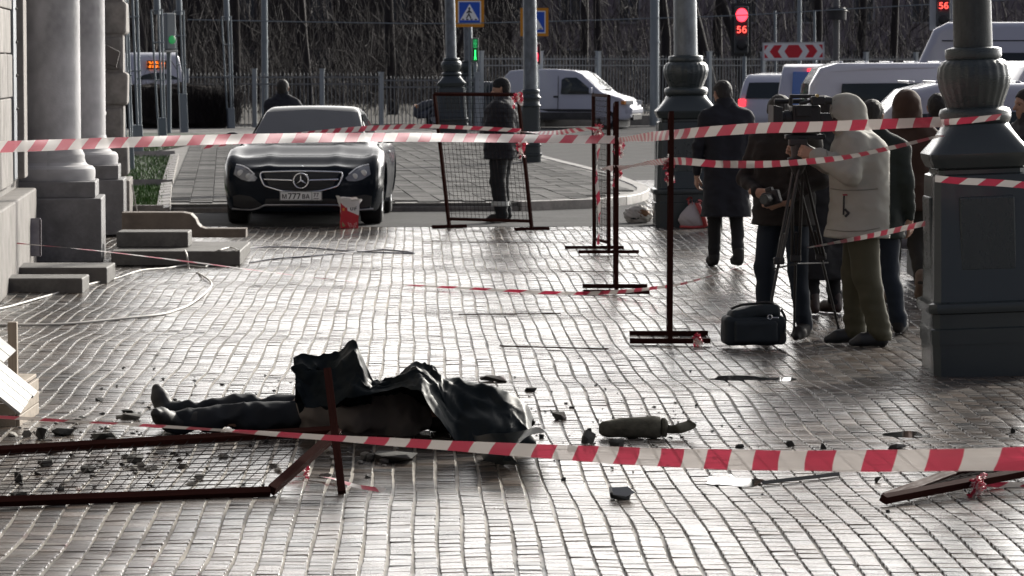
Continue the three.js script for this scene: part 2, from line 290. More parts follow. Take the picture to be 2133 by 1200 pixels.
// ---------------------------------------------------------------- the building on the left
const stoneM = [0, 1, 2].map(k => mat(0.3 + 0.04 * k, 0.28 + 0.036 * k, 0.262 + 0.032 * k, 0.85, { map: rep(blotch, 0.7), bumpMap: rep(grain, 2.5), bumpScale: 0.004 }));
const colM = mat(0.66, 0.65, 0.66, 0.7, { map: rep(blotch, 0.6, 0.35), bumpMap: rep(grain, 3), bumpScale: 0.002 });
const plinthM = mat(0.3, 0.295, 0.3, 0.75, { map: rep(blotch, 0.8), bumpMap: rep(grain, 4), bumpScale: 0.003 });
const greyMetalM = mat(0.16, 0.175, 0.19, 0.45, { metalness: 0.3, bumpMap: rep(grain, 2), bumpScale: 0.001 });
const darkPipeM = mat(0.07, 0.06, 0.055, 0.6);
{
  const b = group('classical_building', 'pale stone building with tall engaged columns on grey plinths along the left edge', 'building', [0, 0, 0], TB);
  mesh('wall', planarUV(box(1.6, 9, 32.4, -2.79, 4.5, -25.1)), stoneM[0], b);
  mesh('cornice', box(2.2, 0.5, 32.6, -2.45, 9.25, -25.1), stoneM[1], b);
  mesh('roof', box(1.7, 0.3, 32.2, -2.7, 9.65, -25.1), mat(0.16, 0.15, 0.14, 0.6), b);
  for (let c = 0; c < 20; c++) for (let k = 0; k < 7; k++) {   // dressed blocks, joints open
    const L = 1.06, v0 = 24.2 + k * L + (c & 1 ? 0.5 : 0), v1 = Math.min(v0 + L, 31.2); if (v1 - v0 < 0.2) continue;
    mesh(numbered('stone_block'), planarUV(rbox(0.06, 0.392, v1 - v0 - 0.012, 0.012, -1.962 + rr(-0.002, 0.002), 0.82 + c * 0.4 + 0.2, -(v0 + v1) / 2, 1)), stoneM[(c * 3 + k * 2) % 3], b);
  }
  mesh('base_course', planarUV(rbox(0.42, 0.74, 20, 0.02, -2.01, 0.37, -22.6)), stoneM[1], b);
  mesh('door_jamb', planarUV(rbox(0.12, 7.4, 0.5, 0.015, -1.93, 4.55, -32.2)), stoneM[2], b);
  const st = mesh('steel_trim', rbox(0.05, 7.4, 0.42, 0.01, -1.95, 4.55, -31.55), greyMetalM, b);
  for (let k = 0; k < 16; k++) mesh('stud', new THREE.SphereGeometry(0.014, 10, 8).translate(-1.92, 1.2 + k * 0.31, -31.66), darkPipeM, st);
  const shaft = [[0.315, 1.12], [0.313, 3], [0.3, 6], [0.245, 8.4], [0.3, 8.5], [0.3, 8.6], [0.26, 8.7], [0.36, 8.9], [0.36, 9.0]];
  const baseP = [[0.0, 0.785], [0.45, 0.785], [0.455, 0.86], [0.45, 0.9], [0.425, 0.925], [0.385, 0.935], [0.36, 0.96], [0.35, 1.0], [0.352, 1.03], [0.345, 1.05], [0.328, 1.08], [0.318, 1.12]];
  for (const [cu, cv] of [[-1.72, 33.45], [-1.66, 38.75]]) {
    const s = mesh('column', planarUV(lathe(shaft, 56)), colM, b); s.position.set(cu, 0, -cv);
    mesh('column_base', toCreasedNormals(lathe(baseP, 56), 0.5), colM, s);
    mesh('pedestal', planarUV(rbox(0.94, 0.16, 0.98, 0.012, 0, 0.703, 0)), plinthM, s);
    mesh('plinth', planarUV(rbox(1.06, 0.626, 1.12, 0.015, 0, 0.31, 0)), plinthM, s);
  }
  // the pier of rusticated blocks beyond the columns
  mesh('pier_core', box(0.6, 9, 0.8, -1.5, 4.5, -41.1), stoneM[0], b);
  mesh('pier_plinth', planarUV(rbox(0.78, 0.56, 1.5, 0.015, -1.5, 0.28, -40.6)), stoneM[2], b);
  for (let k = 0; k < 19; k++) {
    const g = rbox(0.66 + rr(-0.012, 0.012), 0.4, 0.86, 0.045, 0, 0, 0, 4), p = g.attributes.position;
    for (let i = 0; i < p.count; i++) { const q = 0.018 * noise(p.getX(i) * 7 + k, p.getY(i) * 7, p.getZ(i) * 5); p.setXYZ(i, p.getX(i) + q, p.getY(i), p.getZ(i) + q); }
    g.computeVertexNormals(); const q = mesh(numbered('quoin_block'), planarUV(g), stoneM[k % 3], b); q.position.set(-1.5 + (k & 1 ? -0.03 : 0.02), 0.78 + k * 0.425, -41.1);
  }
  mesh('drainpipe', [rod(V(-1.5, 0.3, -40.35), V(-1.5, 8.8, -40.35), 0.055, 0.055, 14), cyl(0.075, 0.075, 0.09, -1.5, 1.28, -40.35, 14), cyl(0.075, 0.075, 0.09, -1.5, 3.6, -40.35, 14)], darkPipeM, b);
  mesh('pipe_collar', cyl(0.1, 0.1, 0.035, -1.49, 1.33, -40.3, 14), mat(0.7, 0.68, 0.64, 0.5), b);
  mesh('wall_lantern', [extrude([[-0.09, 0], [0.05, -0.05], [0.09, 0.12], [-0.06, 0.2]], 0.12, 0.01).translate(-1.33, 1.95, -40.5), bar(V(-1.4, 2.06, -40.5), V(-1.5, 2.1, -40.7), 0.03)], darkPipeM, b);
  mesh('notice', box(0.16, 0.5, 0.012, -1.52, 2.2, -40.24), mat(0.7, 0.7, 0.74, 0.6), b);
}
// steps and loose stones by the plinths
const stepM = mat(0.2, 0.19, 0.175, 0.7, { map: rep(blotch, 0.9), bumpMap: rep(grain, 4), bumpScale: 0.004 });
function chip(g, amp = 0.006, f = 9) { const p = g.attributes.position; for (let i = 0; i < p.count; i++) { const x = p.getX(i), y = p.getY(i), z = p.getZ(i); p.setXYZ(i, x + amp * noise(x * f, y * f, z * f), y + amp * 0.7 * noise(x * f + 9, y * f, z * f), z + amp * noise(x * f, y * f + 9, z * f)); } g.computeVertexNormals(); return g; }
function slabThing(name, label, px0, px1, py, h, d, cat, m = stepM, dz = 0, yb = 0, grp) {
  const a = gp(px0, py), b = gp(px1, py), w = b.x - a.x;
  const g = group(name, label, cat, [(a.x + b.x) / 2, yb + hGround((a.x + b.x) / 2, a.z) * 0.5, a.z - d / 2 - dz], 0.02, grp);
  mesh('slab', planarUV(rbox(w, h, d, 0.014, 0, h / 2 - 0.008, 0, 3)), m, g); return g;
}
slabThing('stone_step', 'long low stone slab on the setts beneath the curved kerb beside the second plinth', 228, 496, 549, 0.142, 1.75, 'step');
slabThing('stone_step', 'short stone block lying on the back of the long low slab by the plinth', 226, 378, 549, 0.155, 0.5, 'step', stepM, 0.62, 0.142);
slabThing('stone_step', 'nearest granite slab in front of the leaning white boards', -60, 170, 614, 0.135, 0.55, 'step');
slabThing('stone_step', 'granite slab just behind the nearest slab, under the leaning white boards', -60, 221, 591, 0.15, 0.75, 'step');
slabThing('stone_block', 'small pale stone block lying against the foot of the pier', 292, 326, 471, 0.13, 0.35, 'stone block', stoneM[0]);
{
  const a = gp(232, 530), g = group('curved_kerb', 'brown stone kerb with a scrolled downward curve behind the low slab', 'kerb', [a.x, 0, a.z - 1.15], 0.02);
  const pts = [[0, 0.13], [0, 0.37], [0.62, 0.37], [0.7, 0.355], [0.745, 0.31], [0.765, 0.26], [0.8, 0.22], [0.86, 0.2], [1.27, 0.2], [1.27, 0.13]];
  mesh('kerb', planarUV(extrude(pts, 0.3, 0.012)), mat(0.22, 0.175, 0.14, 0.7, { map: rep(blotch, 0.9) }), g);
}
// white boards leaning against the wall
for (const [x0, x1, y0, y1, lab] of [[-40, 26, 497, 589, 'nearer chipped white board leaning at the left edge'], [26, 85, 486, 564, 'white board with a dark chipped edge standing before the stone plinth']]) {
  const a = gp(x0, y1), b = gp(x1, y1), w = b.x - a.x, h = (y1 - y0) / 7000 * -a.z, pts = [[-w / 2, 0]];
  for (let k = 0; k <= 8; k++) pts.push([w / 2 - (k & 1 ? 0.006 : 0) - rr(0, 0.004), h * k / 8]); pts.push([-w / 2, h * 0.99]);
  const g = group('white_board', lab, 'board', [(a.x + b.x) / 2, 0.14, a.z + 0.02]); g.rotation.x = -0.06;
  mesh('panel', planarUV(extrude(pts, 0.04, 0.004)), mat(0.5, 0.48, 0.54, 0.55, { map: rep(blotch, 0.8) }), g);
  mesh('edge_strip', box(0.012, h * 0.97, 0.045, w / 2 + 0.002, h * 0.49, 0), mat(0.03, 0.02, 0.03, 0.8), g);
}
// bright boards on a crate at the left edge
{
  const a = gp(0, 905), woodM = mat(0.5, 0.42, 0.33, 0.7, { map: rep(blotch, 1.5, 0.2) });
  const X0 = a.x - 0.1, Z0 = a.z, whiteM = mat(0.74, 0.73, 0.69, 0.6, { map: rep(blotch, 0.9), bumpMap: rep(grain, 3), bumpScale: 0.002 });
  const g = group('wooden_crate', 'low crate of pale wood at the left edge carrying white boards', 'crate', [X0 - 0.12, 0, Z0 - 0.55]);
  for (let k = 0; k < 3; k++) mesh('side_plank', rbox(0.55, 0.062, 0.02, 0.004, 0.0, 0.045 + k * 0.066, 0.36), woodM, g);
  for (let k = 0; k < 3; k++) mesh('end_plank', rbox(0.02, 0.062, 0.72, 0.004, 0.285, 0.045 + k * 0.066, 0), woodM, g);
  mesh('corner_post', rbox(0.05, 0.52, 0.05, 0.004, 0.16, 0.26, -0.33), woodM, g);
  mesh('top_plank', rbox(0.56, 0.02, 0.76, 0.004, 0, 0.222, 0), woodM, g);
  const sheet = (lab, A, B, C) => { [A, B, C] = [A, B, C].map(q => pz(...q)); const o = group('white_board', lab, 'board'), x = C.clone().sub(A), z = B.clone().sub(A), w = x.length(), d = z.length(); x.normalize(); const y = new THREE.Vector3().crossVectors(z, x).normalize(); z.crossVectors(x, y); o.quaternion.setFromRotationMatrix(new THREE.Matrix4().makeBasis(x, y, z)); o.position.copy(A); const n = Math.max(2, Math.round(d / 0.11)); for (let k = 0; k < n; k++) mesh('plank', planarUV(rbox(w + rr(-0.01, 0.01), 0.016, d / n - 0.003, 0.003, w / 2, rr(-0.001, 0.001), d * (k + 0.5) / n)), whiteM, o); };
  sheet('large sunlit white board sloping down over the crate at the left edge', [75, 816, 17.55], [10, 836, 17.15], [-130, 650, 17.5]);
  sheet('smaller sunlit white board stacked above the large one on the crate', [32, 732, 17.7], [-30, 752, 17.4], [-120, 608, 17.7]);
}
// ---------------------------------------------------------------- lamp posts
const postM = mat(0.045, 0.056, 0.058, 0.5, { metalness: 0.15, roughnessMap: rep(blotch, 2), bumpMap: rep(grain, 6, 3), bumpScale: 0.0015 });
const poleM = mat(0.26, 0.29, 0.31, 0.42, { metalness: 0.35, map: rep(blotch, 2, 1), bumpMap: rep(grain, 4, 8), bumpScale: 0.001 });
function lampPost(label, pos, yaw, s, opt = {}) {
  const g = group('lamp_post', label, 'lamp post', pos, yaw, opt.group); g.scale.set(s * (opt.rad || 1), s, s * (opt.rad || 1)); if (opt.lean) g.rotation.set(0, 0, opt.lean);
  const pm = opt.pm || poleM;
  const q = opt.sq ?? 0.5;
  if (!opt.slim) {
    const ped = mesh('pedestal', squareLoft([[0.405, -0.02, q], [0.405, 0.2, q], [0.412, 0.2, q], [0.412, 0.29, q], [0.4, 0.3, q], [0.4, 0.385, q], [0.425, 0.395, q], [0.43, 0.42, q], [0.425, 0.45, q], [0.39, 0.462, q], [0.385, 0.48, q], [0.355, 1.2, q], [0.35, 1.24, q], [0.318, 1.25, q], [0.318, 1.275, q]]), postM, g);
    for (const k of [0, 1]) { const d = mesh('door_panel', rbox(0.4, 0.46, 0.03, 0.03, 0.02, 0.88, 0.372 - 0.008), postM, ped); d.rotation.y = -k * Math.PI / 2; d.rotation.x = 0; }
    mesh('skirt', squareLoft([[0.3, 1.27, q], [0.345, 1.29, q], [0.372, 1.345, q], [0.375, 1.375, q], [0.365, 1.385, q], [0.31, 1.44, 0.7 * q], [0.265, 1.5, 0.35 * q], [0.235, 1.565, 0]]), postM, g);
    mesh('ring', lathe([[0.2, 1.555], [0.25, 1.56], [0.262, 1.59], [0.262, 1.62], [0.25, 1.645], [0.2, 1.66]], 40), postM, g);
    const bulb = lathe([[0.2, 1.65], [0.215, 1.69], [0.255, 1.78], [0.268, 1.85], [0.258, 1.91], [0.225, 1.945], [0.2, 1.955]], 96), p = bulb.attributes.position;
    for (let i = 0; i < p.count; i++) { const x = p.getX(i), z = p.getZ(i), k = 1 + 0.012 * Math.cos(Math.atan2(z, x) * 24); p.setX(i, x * k); p.setZ(i, z * k); }
    bulb.computeVertexNormals(); mesh('bulb', bulb, postM, g);
    mesh('collar', lathe([[0.19, 1.95], [0.205, 1.97], [0.205, 2.02], [0.17, 2.03], [0.13, 2.035]], 40), postM, g);
    mesh('pole', planarUV(lathe([[0.142, 2.03], [0.135, 3], [0.11, 6], [0.08, 9]], 32)), pm, g);
  } else {
    mesh('pedestal', squareLoft([[0.18, -0.02, q], [0.18, 0.12, q], [0.2, 0.13, q], [0.2, 0.17, q], [0.175, 0.18, q], [0.175, 0.3, q], [0.19, 0.31, q], [0.19, 0.34, q], [0.17, 0.35, q], [0.17, 1.04, q], [0.155, 1.05, 0]]), postM, g);
    mesh('ring', lathe([[0.15, 1.04], [0.19, 1.05], [0.19, 1.08], [0.165, 1.1], [0.16, 1.18], [0.19, 1.2], [0.195, 1.23], [0.165, 1.25], [0.155, 1.3], [0.175, 1.32], [0.165, 1.37], [0.14, 1.38]], 32), postM, g);
    mesh('pole', planarUV(lathe([[0.135, 1.37], [0.125, 3], [0.1, 7], [0.07, 9]], 28)), pm, g);
  }
  mesh('lamp_arm', tube([V(0, 8.8, 0), V(0.1, 9.3, 0), V(0.7, 9.6, 0), V(1.5, 9.65, 0)], 0.04, 30, 8), pm, g);
  mesh('lamp_head', rbox(0.6, 0.12, 0.22, 0.05, 1.7, 9.62, 0), greyMetalM, g);
}
{
  const n = gp(2064, 784); lampPost('massive dark green lamp post at the right edge wrapped with striped tape', [n.x, 0, n.z - 0.4], -0.12, 1, { rad: 0.86, lean: 0.036, pm: mat(0.075, 0.085, 0.085, 0.5, { metalness: 0.2, map: rep(blotch, 2, 1), bumpMap: rep(grain, 4, 8), bumpScale: 0.002 }) });
  const m = gp(1436, 473); lampPost('grey lamp post with bulbous base behind the man in the dark coat', [m.x, 0, m.z - 0.4], 0.05, 1, { lean: 0.015 });
  const a = gp(1107, 352); lampPost('slim grey lamp post on the pavement edge in front of the white van', [a.x, 0.12, a.z], 0.05, 0.98, { slim: 1, lean: 0.012 });
  const b = gp(943, 290); lampPost('nearer of two far lamp posts standing behind the wire barrier', [b.x, 0.1, b.z], 0.1, 0.985, { lean: 0.02 });
  const c = gp(979, 265); lampPost('farther of two lamp posts, just right of its neighbour under the crossing sign', [c.x, 0.02, c.z], 0.1, 1.0, { lean: 0.02 });
}
// slim lattice masts along the lawn
const mastM = mat(0.19, 0.22, 0.24, 0.45, { metalness: 0.3 });
function mast(label, px, py, top, solid, w) {
  const a = gp(px, py), k = 7000 / -a.z, h = (py - top) / k, hs = (py - solid) / k, g = group('lattice_mast', label, 'mast', [a.x, 0, a.z], 0.3, 'slim lattice masts along the lawn');
  g.rotation.set(0, 0.3, 0.035);
  mesh('foot', [rbox(w * 1.7, 0.1, w * 1.7, 0.03, 0, 0.05, 0), rbox(w, hs, w, 0.02, 0, hs / 2, 0)], mastM, g);
  for (const [x, z] of [[-1, -0.6], [1, -0.6], [0, 0.9]]) mesh('rod', rod(V(x * w * 0.44, hs - 0.05, z * w * 0.44), V(x * w * 0.66, h, z * w * 0.66), w * 0.13), mastM, g);
  mesh('brace', [0.35, 0.7, 1].map(t => rbox(w * 1.3, 0.03, w * 1.1, 0.01, 0, lerp(hs, h, t), 0)), mastM, g);
  mesh('top_pole', rod(V(0, h - 0.1, 0), V(0, h + 4.5, 0), w * 0.42, w * 0.3, 14), mastM, g);
}
mast('thickest lattice mast, right beside the quoined pier', 273, 371, -80, 285, 0.12);
mast('lattice mast with a pale foot on the lawn edge, second from the building', 288, 338, -60, 260, 0.2);
mast('lattice mast standing left of the green signal', 339, 306, 22, 245, 0.19);
mast('lattice mast just right of the green signal, rising from the hedge', 384, 284, 24, 195, 0.2);
mast('lattice mast standing alone left of the tall grey pole behind the car', 482, 275, 36, 225, 0.2);
// plain poles
function pole(label, px, py, wpx, name = 'street_pole') { const a = gp(px, py), r = wpx / 2 / 7000 * -a.z, g = group(name, label, 'pole', [a.x, 0, a.z]); mesh('shaft', rod(V(0, 0, 0), V(0, 9, 0), r, r * 0.8, 20), mastM, g); mesh('band', cyl(r * 1.12, r * 1.12, 0.06, 0, 2.6, 0), mastM, g); return g; }
pole('tall plain grey pole rising behind the parked dark car', 552, 268, 14);
pole('thick plain grey pole left of the bulbous lamp post', 1363, 262, 20);
pole('thin pale pole far right behind the white vans', 1664, 262, 10);
// ---------------------------------------------------------------- lawn, hedge, fences, trees, far houses
const grassM = mat(0.022, 0.045, 0.01, 0.9, { map: rep(blotch, 0.8) });
function lawn(pts, name) { const s = struct(mesh(name, planarUV(new THREE.ShapeGeometry(new THREE.Shape(pts.map(p => new THREE.Vector2(p[0], -p[1]))))).rotateX(-Math.PI / 2).translate(0, 0.135, 0), grassM)); return s; }
{
  const P = (x, y) => { const g = gp(x, y, 0.13); return [g.x, g.z]; };
  const patches = [[P(180, 440), P(338, 440), P(346, 390), P(200, 390)], [P(200, 384), P(347, 384), P(362, 328), P(220, 326)], [P(150, 322), P(300, 320), P(400, 300), P(520, 279), P(180, 276)]];
  patches.forEach(p => lawn(p, 'lawn'));
  const blade = new THREE.BufferGeometry(); blade.setAttribute('position', new THREE.Float32BufferAttribute([-0.006, 0, 0, 0.006, 0, 0, 0.004, 0.05, 0.012], 3)); blade.setAttribute('uv', new THREE.Float32BufferAttribute([0, 0, 1, 0, 0, 1], 2)); blade.computeVertexNormals();
  const N = 16000, im = new THREE.InstancedMesh(blade, mat(0.05, 0.125, 0.02, 0.8), N), o = new THREE.Object3D(); let k = 0;
  while (k < N) { const p = patches[k % 3], a = rnd(), b = rnd(), x = lerp(lerp(p[0][0], p[1][0], a), lerp(p[p.length - 1][0], p[2][0], a), b), z = lerp(lerp(p[0][1], p[1][1], a), lerp(p[p.length - 1][1], p[2][1], a), b); o.position.set(x, 0.13, z); o.rotation.set(rr(-0.5, 0.5), rr(0, 6.3), rr(-0.5, 0.5)); o.scale.setScalar(rr(0.6, 1.6)); o.updateMatrix(); im.setMatrixAt(k, o.matrix); im.setColorAt(k, C(rr(0.7, 1.3), rr(0.8, 1.15), rr(0.6, 1))); k++; }
  im.name = 'grass'; shadows(im); scene.add(im); im.userData = { label: 'short damp grass on the lawn strips beside the slab pavement', category: 'grass', kind: 'stuff' };
  // kerbs of the lawn
  const kb = group('lawn_edging', 'pale stone edging round the lawn strips left of the slab pavement', 'kerb');
  for (const [a, b] of [[[340, 442], [347, 386]], [[349, 382], [364, 326]], [[255, 387], [347, 386]], [[230, 326], [364, 324]], [[255, 441], [340, 441]]]) { const p = gp(...a, 0.13), q = gp(...b, 0.13), n = Math.max(1, Math.round(p.distanceTo(q) / 1)); for (let i = 0; i < n; i++) mesh(numbered('kerb_stone'), planarUV(bar(p.clone().lerp(q, i / n + 0.006), p.clone().lerp(q, (i + 1) / n - 0.006), 0.16, 0.1)), kerbM, kb); }
}
struct(flatPoly([[-60, -109.5], [60, -109.5], [60, -240], [-60, -240]], 0.0, 0.1, mat(0.05, 0.042, 0.03, 0.95, { map: rep(blotch, 0.3) }), 'park_ground'));
const twigM = mat(0.013, 0.0095, 0.0105, 0.9), barkM = mat(0.022, 0.018, 0.018, 0.9, { bumpMap: rep(grain, 2), bumpScale: 0.01 });
function thinCone() { const g = new THREE.ConeGeometry(1, 1, 3, 1, true).translate(0, 0.5, 0); return g; }
function twigCloud(n, place, m, name, r = [0.006, 0.02], L = [0.6, 2.2]) {
  const im = new THREE.InstancedMesh(thinCone(), m, n), o = new THREE.Object3D();
  for (let k = 0; k < n; k++) { const [x, y, z, lean] = place(k); o.position.set(x, y, z); o.rotation.set(rr(-lean, lean), rr(0, 6.3), rr(-lean, lean)); const w = rr(...r); o.scale.set(w, rr(...L), w); o.updateMatrix(); im.setMatrixAt(k, o.matrix); const c = rr(0.5, 1.5); im.setColorAt(k, C(c, c * rr(0.85, 1.1), c * rr(0.8, 1.1))); }
  im.name = name; return shadows(im);
}
{ // hedge at the left
  const a = gp(262, 292), b = gp(486, 276), h = group('hedge', 'low bare brown hedge behind the lattice masts at the left', 'hedge');
  const g = new THREE.SphereGeometry(1, 60, 24), p = g.attributes.position, L = b.x - a.x + 2.5;
  for (let i = 0; i < p.count; i++) { const x = p.getX(i), y = p.getY(i), z = p.getZ(i), k = 1 + 0.2 * noise(x * 9, y * 4, z * 4); p.setXYZ(i, x * L / 2, 0.68 + Math.sign(y) * Math.pow(Math.abs(y), 0.4) * 0.66 * k, z * 0.7 * k); }
  g.computeVertexNormals(); g.translate((a.x + b.x) / 2 - 1.2, 0, b.z - 1.5); mesh('foliage', planarUV(g), mat(0.05, 0.038, 0.03, 0.95, { map: rep(blotch, 2), bumpMap: rep(grain, 3), bumpScale: 0.05 }), h);
  h.add(stuff(twigCloud(9000, () => { const t = rnd(), x = (a.x + b.x) / 2 - 1.2 + (t - 0.5) * L; return [x, rr(0.2, 1.1), b.z - 1.5 + rr(-0.75, 0.75), 0.7]; }, twigM, 'twigs', [0.005, 0.012], [0.3, 0.6])));
}
// iron fences
const ironM = mat(0.15, 0.16, 0.17, 0.5, { metalness: 0.3 }), ironPostM = mat(0.3, 0.33, 0.35, 0.5, { metalness: 0.2 });
function fence(label, A, B, h, gap, postGap, base) {
  const d = B.clone().sub(A), L = d.length(), f = group('iron_fence', label, 'fence', [A.x, 0, A.z], Math.atan2(-d.z, d.x));
  if (base) mesh('base_wall', planarUV(rbox(L, base, 0.25, 0.02, L / 2, base / 2, 0)), mat(0.2, 0.19, 0.18, 0.8, { map: rep(blotch, 0.5) }), f);
  const pg = rbox(0.022, h - base - 0.06, 0.022, 0.003, 0, (h - base) / 2, 0, 1), tip = new THREE.ConeGeometry(0.016, 0.08, 4).translate(0, h - base, 0), one = join([pg, tip]);
  for (let x = 0.06, k = 0; x < L; x += gap, k++) { const q = mesh(numbered('picket'), one, ironM, f); q.position.set(x, base, 0); q.rotation.z = rr(-0.004, 0.004); }
  for (const y of [h - 0.1, h - 0.3, base + 0.15]) mesh('rail', box(L, 0.04, 0.03, L / 2, y, 0.02), ironM, f);
  for (let x = 0; x <= L + 0.01; x += postGap) mesh('post', [rbox(0.13, h + 0.12, 0.13, 0.01, x, (h + 0.12) / 2, 0), box(0.16, 0.03, 0.16, x, h + 0.135, 0)], ironPostM, f);
}
fence('grey iron fence with short spikes behind the parked dark car', gp(390, 273), gp(792, 273), 1.66, 0.115, 1.96, 0);
fence('lower run of grey iron fence behind the two far lamp posts', gp(794, 271), gp(1000, 270), 1.56, 0.115, 2.9, 0);
fence('tall iron fence on a low wall behind the white vans and the red signal', gp(1002, 266), gp(2010, 252), 2.2, 0.125, 2.28, 0.32);
// trees: tapered trunk, forking limbs and fine bare twigs
function tree(x, z, h, r, lean, label, tw = 260) {
  const t = group('bare_tree', label, 'tree', [x, 0, z], rr(0, 6), undefined); const limbs = [], twigs = [];
  function grow(p, dir, len, rad, depth) {
    const n = 3; let q = p.clone(), d = dir.clone();
    for (let k = 0; k < n; k++) { const e = q.clone().addScaledVector(d, len / n); (depth < 3 ? limbs : twigs).push(rod(q, e, lerp(rad, rad * 0.62, k / n), lerp(rad, rad * 0.62, (k + 1) / n), depth < 2 ? 7 : 4)); q = e; d.add(V(rr(-0.22, 0.22), rr(-0.1, 0.2), rr(-0.22, 0.22))).normalize();
      if (depth < 4 && k > 0 || depth > 0 && depth < 4) { const a = rr(0, 6.3), s = rr(0.5, 1.0); grow(q, d.clone().multiplyScalar(Math.cos(s)).add(V(Math.cos(a) * Math.sin(s), rr(0, 0.25), Math.sin(a) * Math.sin(s))).normalize(), len * rr(0.42, 0.62), rad * rr(0.35, 0.55), depth + 1); } }
    if (depth < 4 && depth > 0) grow(q, d, len * 0.6, rad * 0.55, depth + 1);
  }
  grow(V(0, -0.1, 0), V(lean, 1, rr(-0.05, 0.05)).normalize(), h, r, 0);
  mesh('trunk', planarUV(join(limbs)), barkM, t); if (twigs.length) mesh('crown', join(twigs), twigM, t);
}
{
  const spots = [[-13.2, 122, 9, 0.17, 0.05, 'leftmost'], [-10.4, 127, 10, 0.2, -0.04], [-7.2, 121, 9, 0.15, 0.1], [-4.6, 130, 11, 0.22, 0], [-2.2, 119, 8, 0.13, 0.12], [0.8, 126, 9, 0.16, -0.22], [3.2, 121, 10, 0.17, 0.06], [5.4, 119, 9, 0.2, -0.1], [7.3, 118, 10, 0.22, -0.24], [8.5, 120, 9, 0.2, 0.2], [11.2, 124, 10, 0.2, 0.05], [13.6, 121, 9, 0.16, -0.1], [16, 126, 11, 0.22, 0.03], [18.5, 122, 9, 0.17, 0.1],
    [-15, 140, 12, 0.22, 0], [-9, 143, 12, 0.25, 0.03], [-3, 146, 13, 0.24, -0.05], [3, 142, 12, 0.2, 0.05], [9, 147, 12, 0.24, -0.03], [14.5, 141, 12, 0.22, 0.04], [20, 145, 12, 0.24, 0], [-20, 150, 13, 0.25, 0]];
  const what = ['bare tree at the far left behind the hedge', 'tall bare tree behind the fence left of the dark car', 'bare tree with a leaning trunk behind the parked dark car', 'thick bare tree beyond the fence, right of the tall grey pole', 'slender leaning bare tree left of the far lamp posts', 'bare tree leaning left behind the crossing sign', 'bare tree behind the roof of the white van', 'thick dark tree behind the bonnet of the white van', 'dark tree leaning left over the thick grey pole', 'forked dark tree just left of the red signal', 'bare tree behind the red and white direction board', 'bare tree right of the direction board', 'thick bare tree above the roof of the nearest parked van', 'bare tree behind the white coach'];
  spots.forEach((s, i) => tree(s[0], -s[1], s[2], s[3], s[4], what[i] || 'bare tree deep in the park, seen faintly through nearer trees')); 
  scene.children.filter(o => o.name.startsWith('bare_tree')).slice(14).forEach(o => { o.userData.group = 'bare trees deep in the park'; });
  const th = twigCloud(30000, () => { const d = Math.pow(rnd(), 0.8), z = 114 + d * 62; return [rr(-0.19, 0.19) * z, rr(0, 1) * rr(0, 7), -z, 0.9]; }, twigM, 'bare_undergrowth', [0.005, 0.02], [0.5, 2.2]);
  scene.add(th); th.userData = { label: 'dense bare undergrowth and twigs filling the park behind the fence', category: 'undergrowth', kind: 'stuff' };
}
// far houses beyond the park
function house(label, x, z, w, h, m, wm, cols, rows, fr) {
  const g = group('far_house', label, 'building', [x, 0, z]);
  mesh('wall', planarUV(box(w, h, 10, 0, h / 2, -5)), m, g); mesh('roof', [box(w + 0.6, 0.4, 10.6, 0, h + 0.2, -5)], mat(0.05, 0.045, 0.045, 0.7), g);
  for (let j = 0; j < rows; j++) for (let i = 0; i < cols; i++) { const q = mesh(numbered('window'), [box(1.3, 0.12, 0.12, 0, 0, 0), box(1.3, 0.12, 0.12, 0, 1.6, 0), box(0.12, 1.7, 0.12, -0.6, 0.8, 0), box(0.12, 1.7, 0.12, 0.6, 0.8, 0), box(0.06, 1.6, 0.1, 0, 0.8, 0)], fr, g); q.position.set(-w / 2 + (i + 0.5) * w / cols, 1.2 + j * 3.1, 0.04); mesh('pane', box(1.1, 1.5, 0.03, 0, 0.8, 0), wm, q); }
}
const paneM = mat(0.03, 0.035, 0.04, 0.15);
house('dark far house behind the trees at the left', -25, -184, 50, 13, mat(0.045, 0.036, 0.034, 0.9, { map: rep(blotch, 0.2) }), paneM, 12, 4, mat(0.07, 0.06, 0.06, 0.8));
house('greyer far house behind the trees at the right', 20, -192, 50, 14, mat(0.36, 0.31, 0.33, 0.9, { map: rep(blotch, 0.2) }), paneM, 15, 4, mat(0.3, 0.29, 0.3, 0.8));
// ---------------------------------------------------------------- vehicles
const glassM = new THREE.MeshPhysicalMaterial({ color: C(0.02, 0.028, 0.03), roughness: 0.08, clearcoat: 0, side: THREE.DoubleSide });
const tyreM = mat(0.012, 0.012, 0.013, 0.85), rimM = mat(0.35, 0.36, 0.38, 0.35, { metalness: 0.8 }), chromeM = mat(0.75, 0.76, 0.78, 0.15, { metalness: 1 }), blackM = mat(0.01, 0.01, 0.011, 0.6), darkPlasticM = mat(0.03, 0.03, 0.032, 0.7);
const paint = (r, g, b, extra = {}) => new THREE.MeshPhysicalMaterial({ color: C(r, g, b), roughness: 0.35, clearcoat: 1, clearcoatRoughness: 0.08, side: THREE.DoubleSide, ...extra });
const redLampM = new THREE.MeshStandardMaterial({ color: C(0.4, 0.01, 0.01), emissive: C(1, 0.02, 0.03), emissiveIntensity: 3, roughness: 0.3 }), redDarkM = mat(0.25, 0.01, 0.01, 0.25), amberM = mat(0.7, 0.25, 0.04, 0.25), lensM = mat(0.55, 0.56, 0.55, 0.12);
